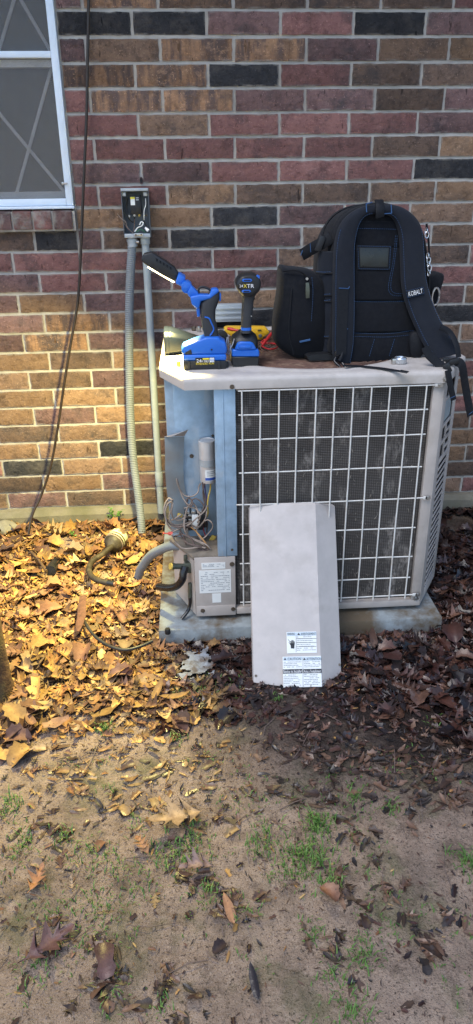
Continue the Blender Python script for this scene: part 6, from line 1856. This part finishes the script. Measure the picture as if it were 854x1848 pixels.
tag(b_.build('twigs', 'wire_brown', None, smooth=0), 'thin twigs and stems strewn over the dirt', 'twigs', kind='stuff')
# clods and pebbles
b_ = MB()
for k in range(420):
    x = rl.uniform(-.9, 1.2); y = rl.uniform(-2.35, -1.25); r_ = rl.uniform(.0015, .005); z = ground_z(x, y)
    rg_ = []
    for zz, s_ in ((-.3, .8), (.25, 1), (.8, .55)):
        rg_.append([V((x + math.cos(t) * r_ * s_ * rl.uniform(.8, 1.2), y + math.sin(t) * r_ * s_ * rl.uniform(.8, 1.2), z + zz * r_)) for t in [math.pi * 2 * j / 6 for j in range(6)]])
    b_.loft(rg_)
tag(b_.build('pebbles', 'dirt', None, smooth=60), 'small clods and pebbles on the dirt', 'pebbles', kind='stuff')
# ------------------------------------------------------------------ grass
b_ = MB()
rg = random.Random(31)
def tuft(px, py, n_, spread, h_):
    c_ = G(px, py, 0)
    for k in range(int(n_ * 1.25)):
        x = c_.x + rg.gauss(0, spread * .9); y = c_.y + rg.gauss(0, spread * .9)
        z = ground_z(x, y) - .002; a = rg.uniform(0, 6.28); ht = h_ * rg.uniform(.35, .9); ln = ht * rg.uniform(.3, 1.1); w_ = rg.uniform(.0009, .0018)
        d = V((math.cos(a), math.sin(a), 0)); s_ = V((-d.y, d.x, 0)) * w_
        p0 = V((x, y, z)); p1 = p0 + d * ln * .35 + V((0, 0, ht * .7)); p2 = p0 + d * ln + V((0, 0, ht * rg.uniform(.6, 1)))
        b_.add([p0 - s_, p0 + s_, p1 - s_ * .8, p1 + s_ * .8, p2], [(0, 1, 3, 2), (2, 3, 4)])
for t_ in [(190, 1312, 45, .014, .03), (320, 1332, 26, .014, .026), (20, 1452, 50, .018, .032), (40, 1522, 34, .018, .026), (116, 1512, 34, .014, .026), (165, 1545, 60, .03, .024), (335, 1530, 80, .028, .03), (295, 1545, 50, .025, .028),
           (252, 1482, 26, .02, .022), (470, 1530, 60, .022, .03), (480, 1495, 30, .018, .028), (575, 1485, 110, .022, .036), (560, 1545, 150, .032, .034), (525, 1570, 70, .03, .028), (590, 1590, 40, .02, .028), (375, 1612, 45, .022, .026), (640, 1438, 34, .014, .026),
           (710, 1452, 30, .014, .024), (846, 1552, 60, .02, .036), (655, 1718, 60, .022, .028), (605, 1762, 45, .02, .026), (645, 1826, 50, .02, .03), (565, 1680, 34, .018, .024), (185, 1625, 60, .034, .022), (160, 1690, 60, .035, .022), (65, 1758, 45, .028, .024), (222, 1565, 40, .028, .022),
           (440, 1640, 30, .022, .022), (350, 1492, 24, .02, .022), (200, 1422, 14, .012, .02), (440, 1452, 18, .02, .018), (290, 1815, 18, .012, .022), (110, 1640, 30, .03, .02), (265, 1605, 26, .025, .02), (716, 1680, 16, .015, .02), (760, 1640, 12, .015, .018), (500, 1262, 14, .010, .026), (790, 1300, 14, .02, .03), (215, 1790, 30, .03, .02), (60, 1640, 20, .03, .018)]:
    tuft(*t_)
for k in range(1700):
    x = rg.uniform(-.6, .7); y = rg.uniform(-2.15, -1.45)
    if mnoise.noise(V((x * 6, y * 6, 2))) < .12: continue
    p = to_px(V((x, y, 0))); tuft(p[0], p[1], 2, .004, .016)
for k in range(90): tuft(rg.uniform(300, 440), rg.uniform(1215, 1262), 2, .006, .022)
o = b_.build('grass', 'grass_blade', None, smooth=0)
tag(o, 'short thin tufts of green grass growing out of the dirt', 'grass', kind='stuff')
tag(wall, kind='thing')
tag(ev, kind='thing')
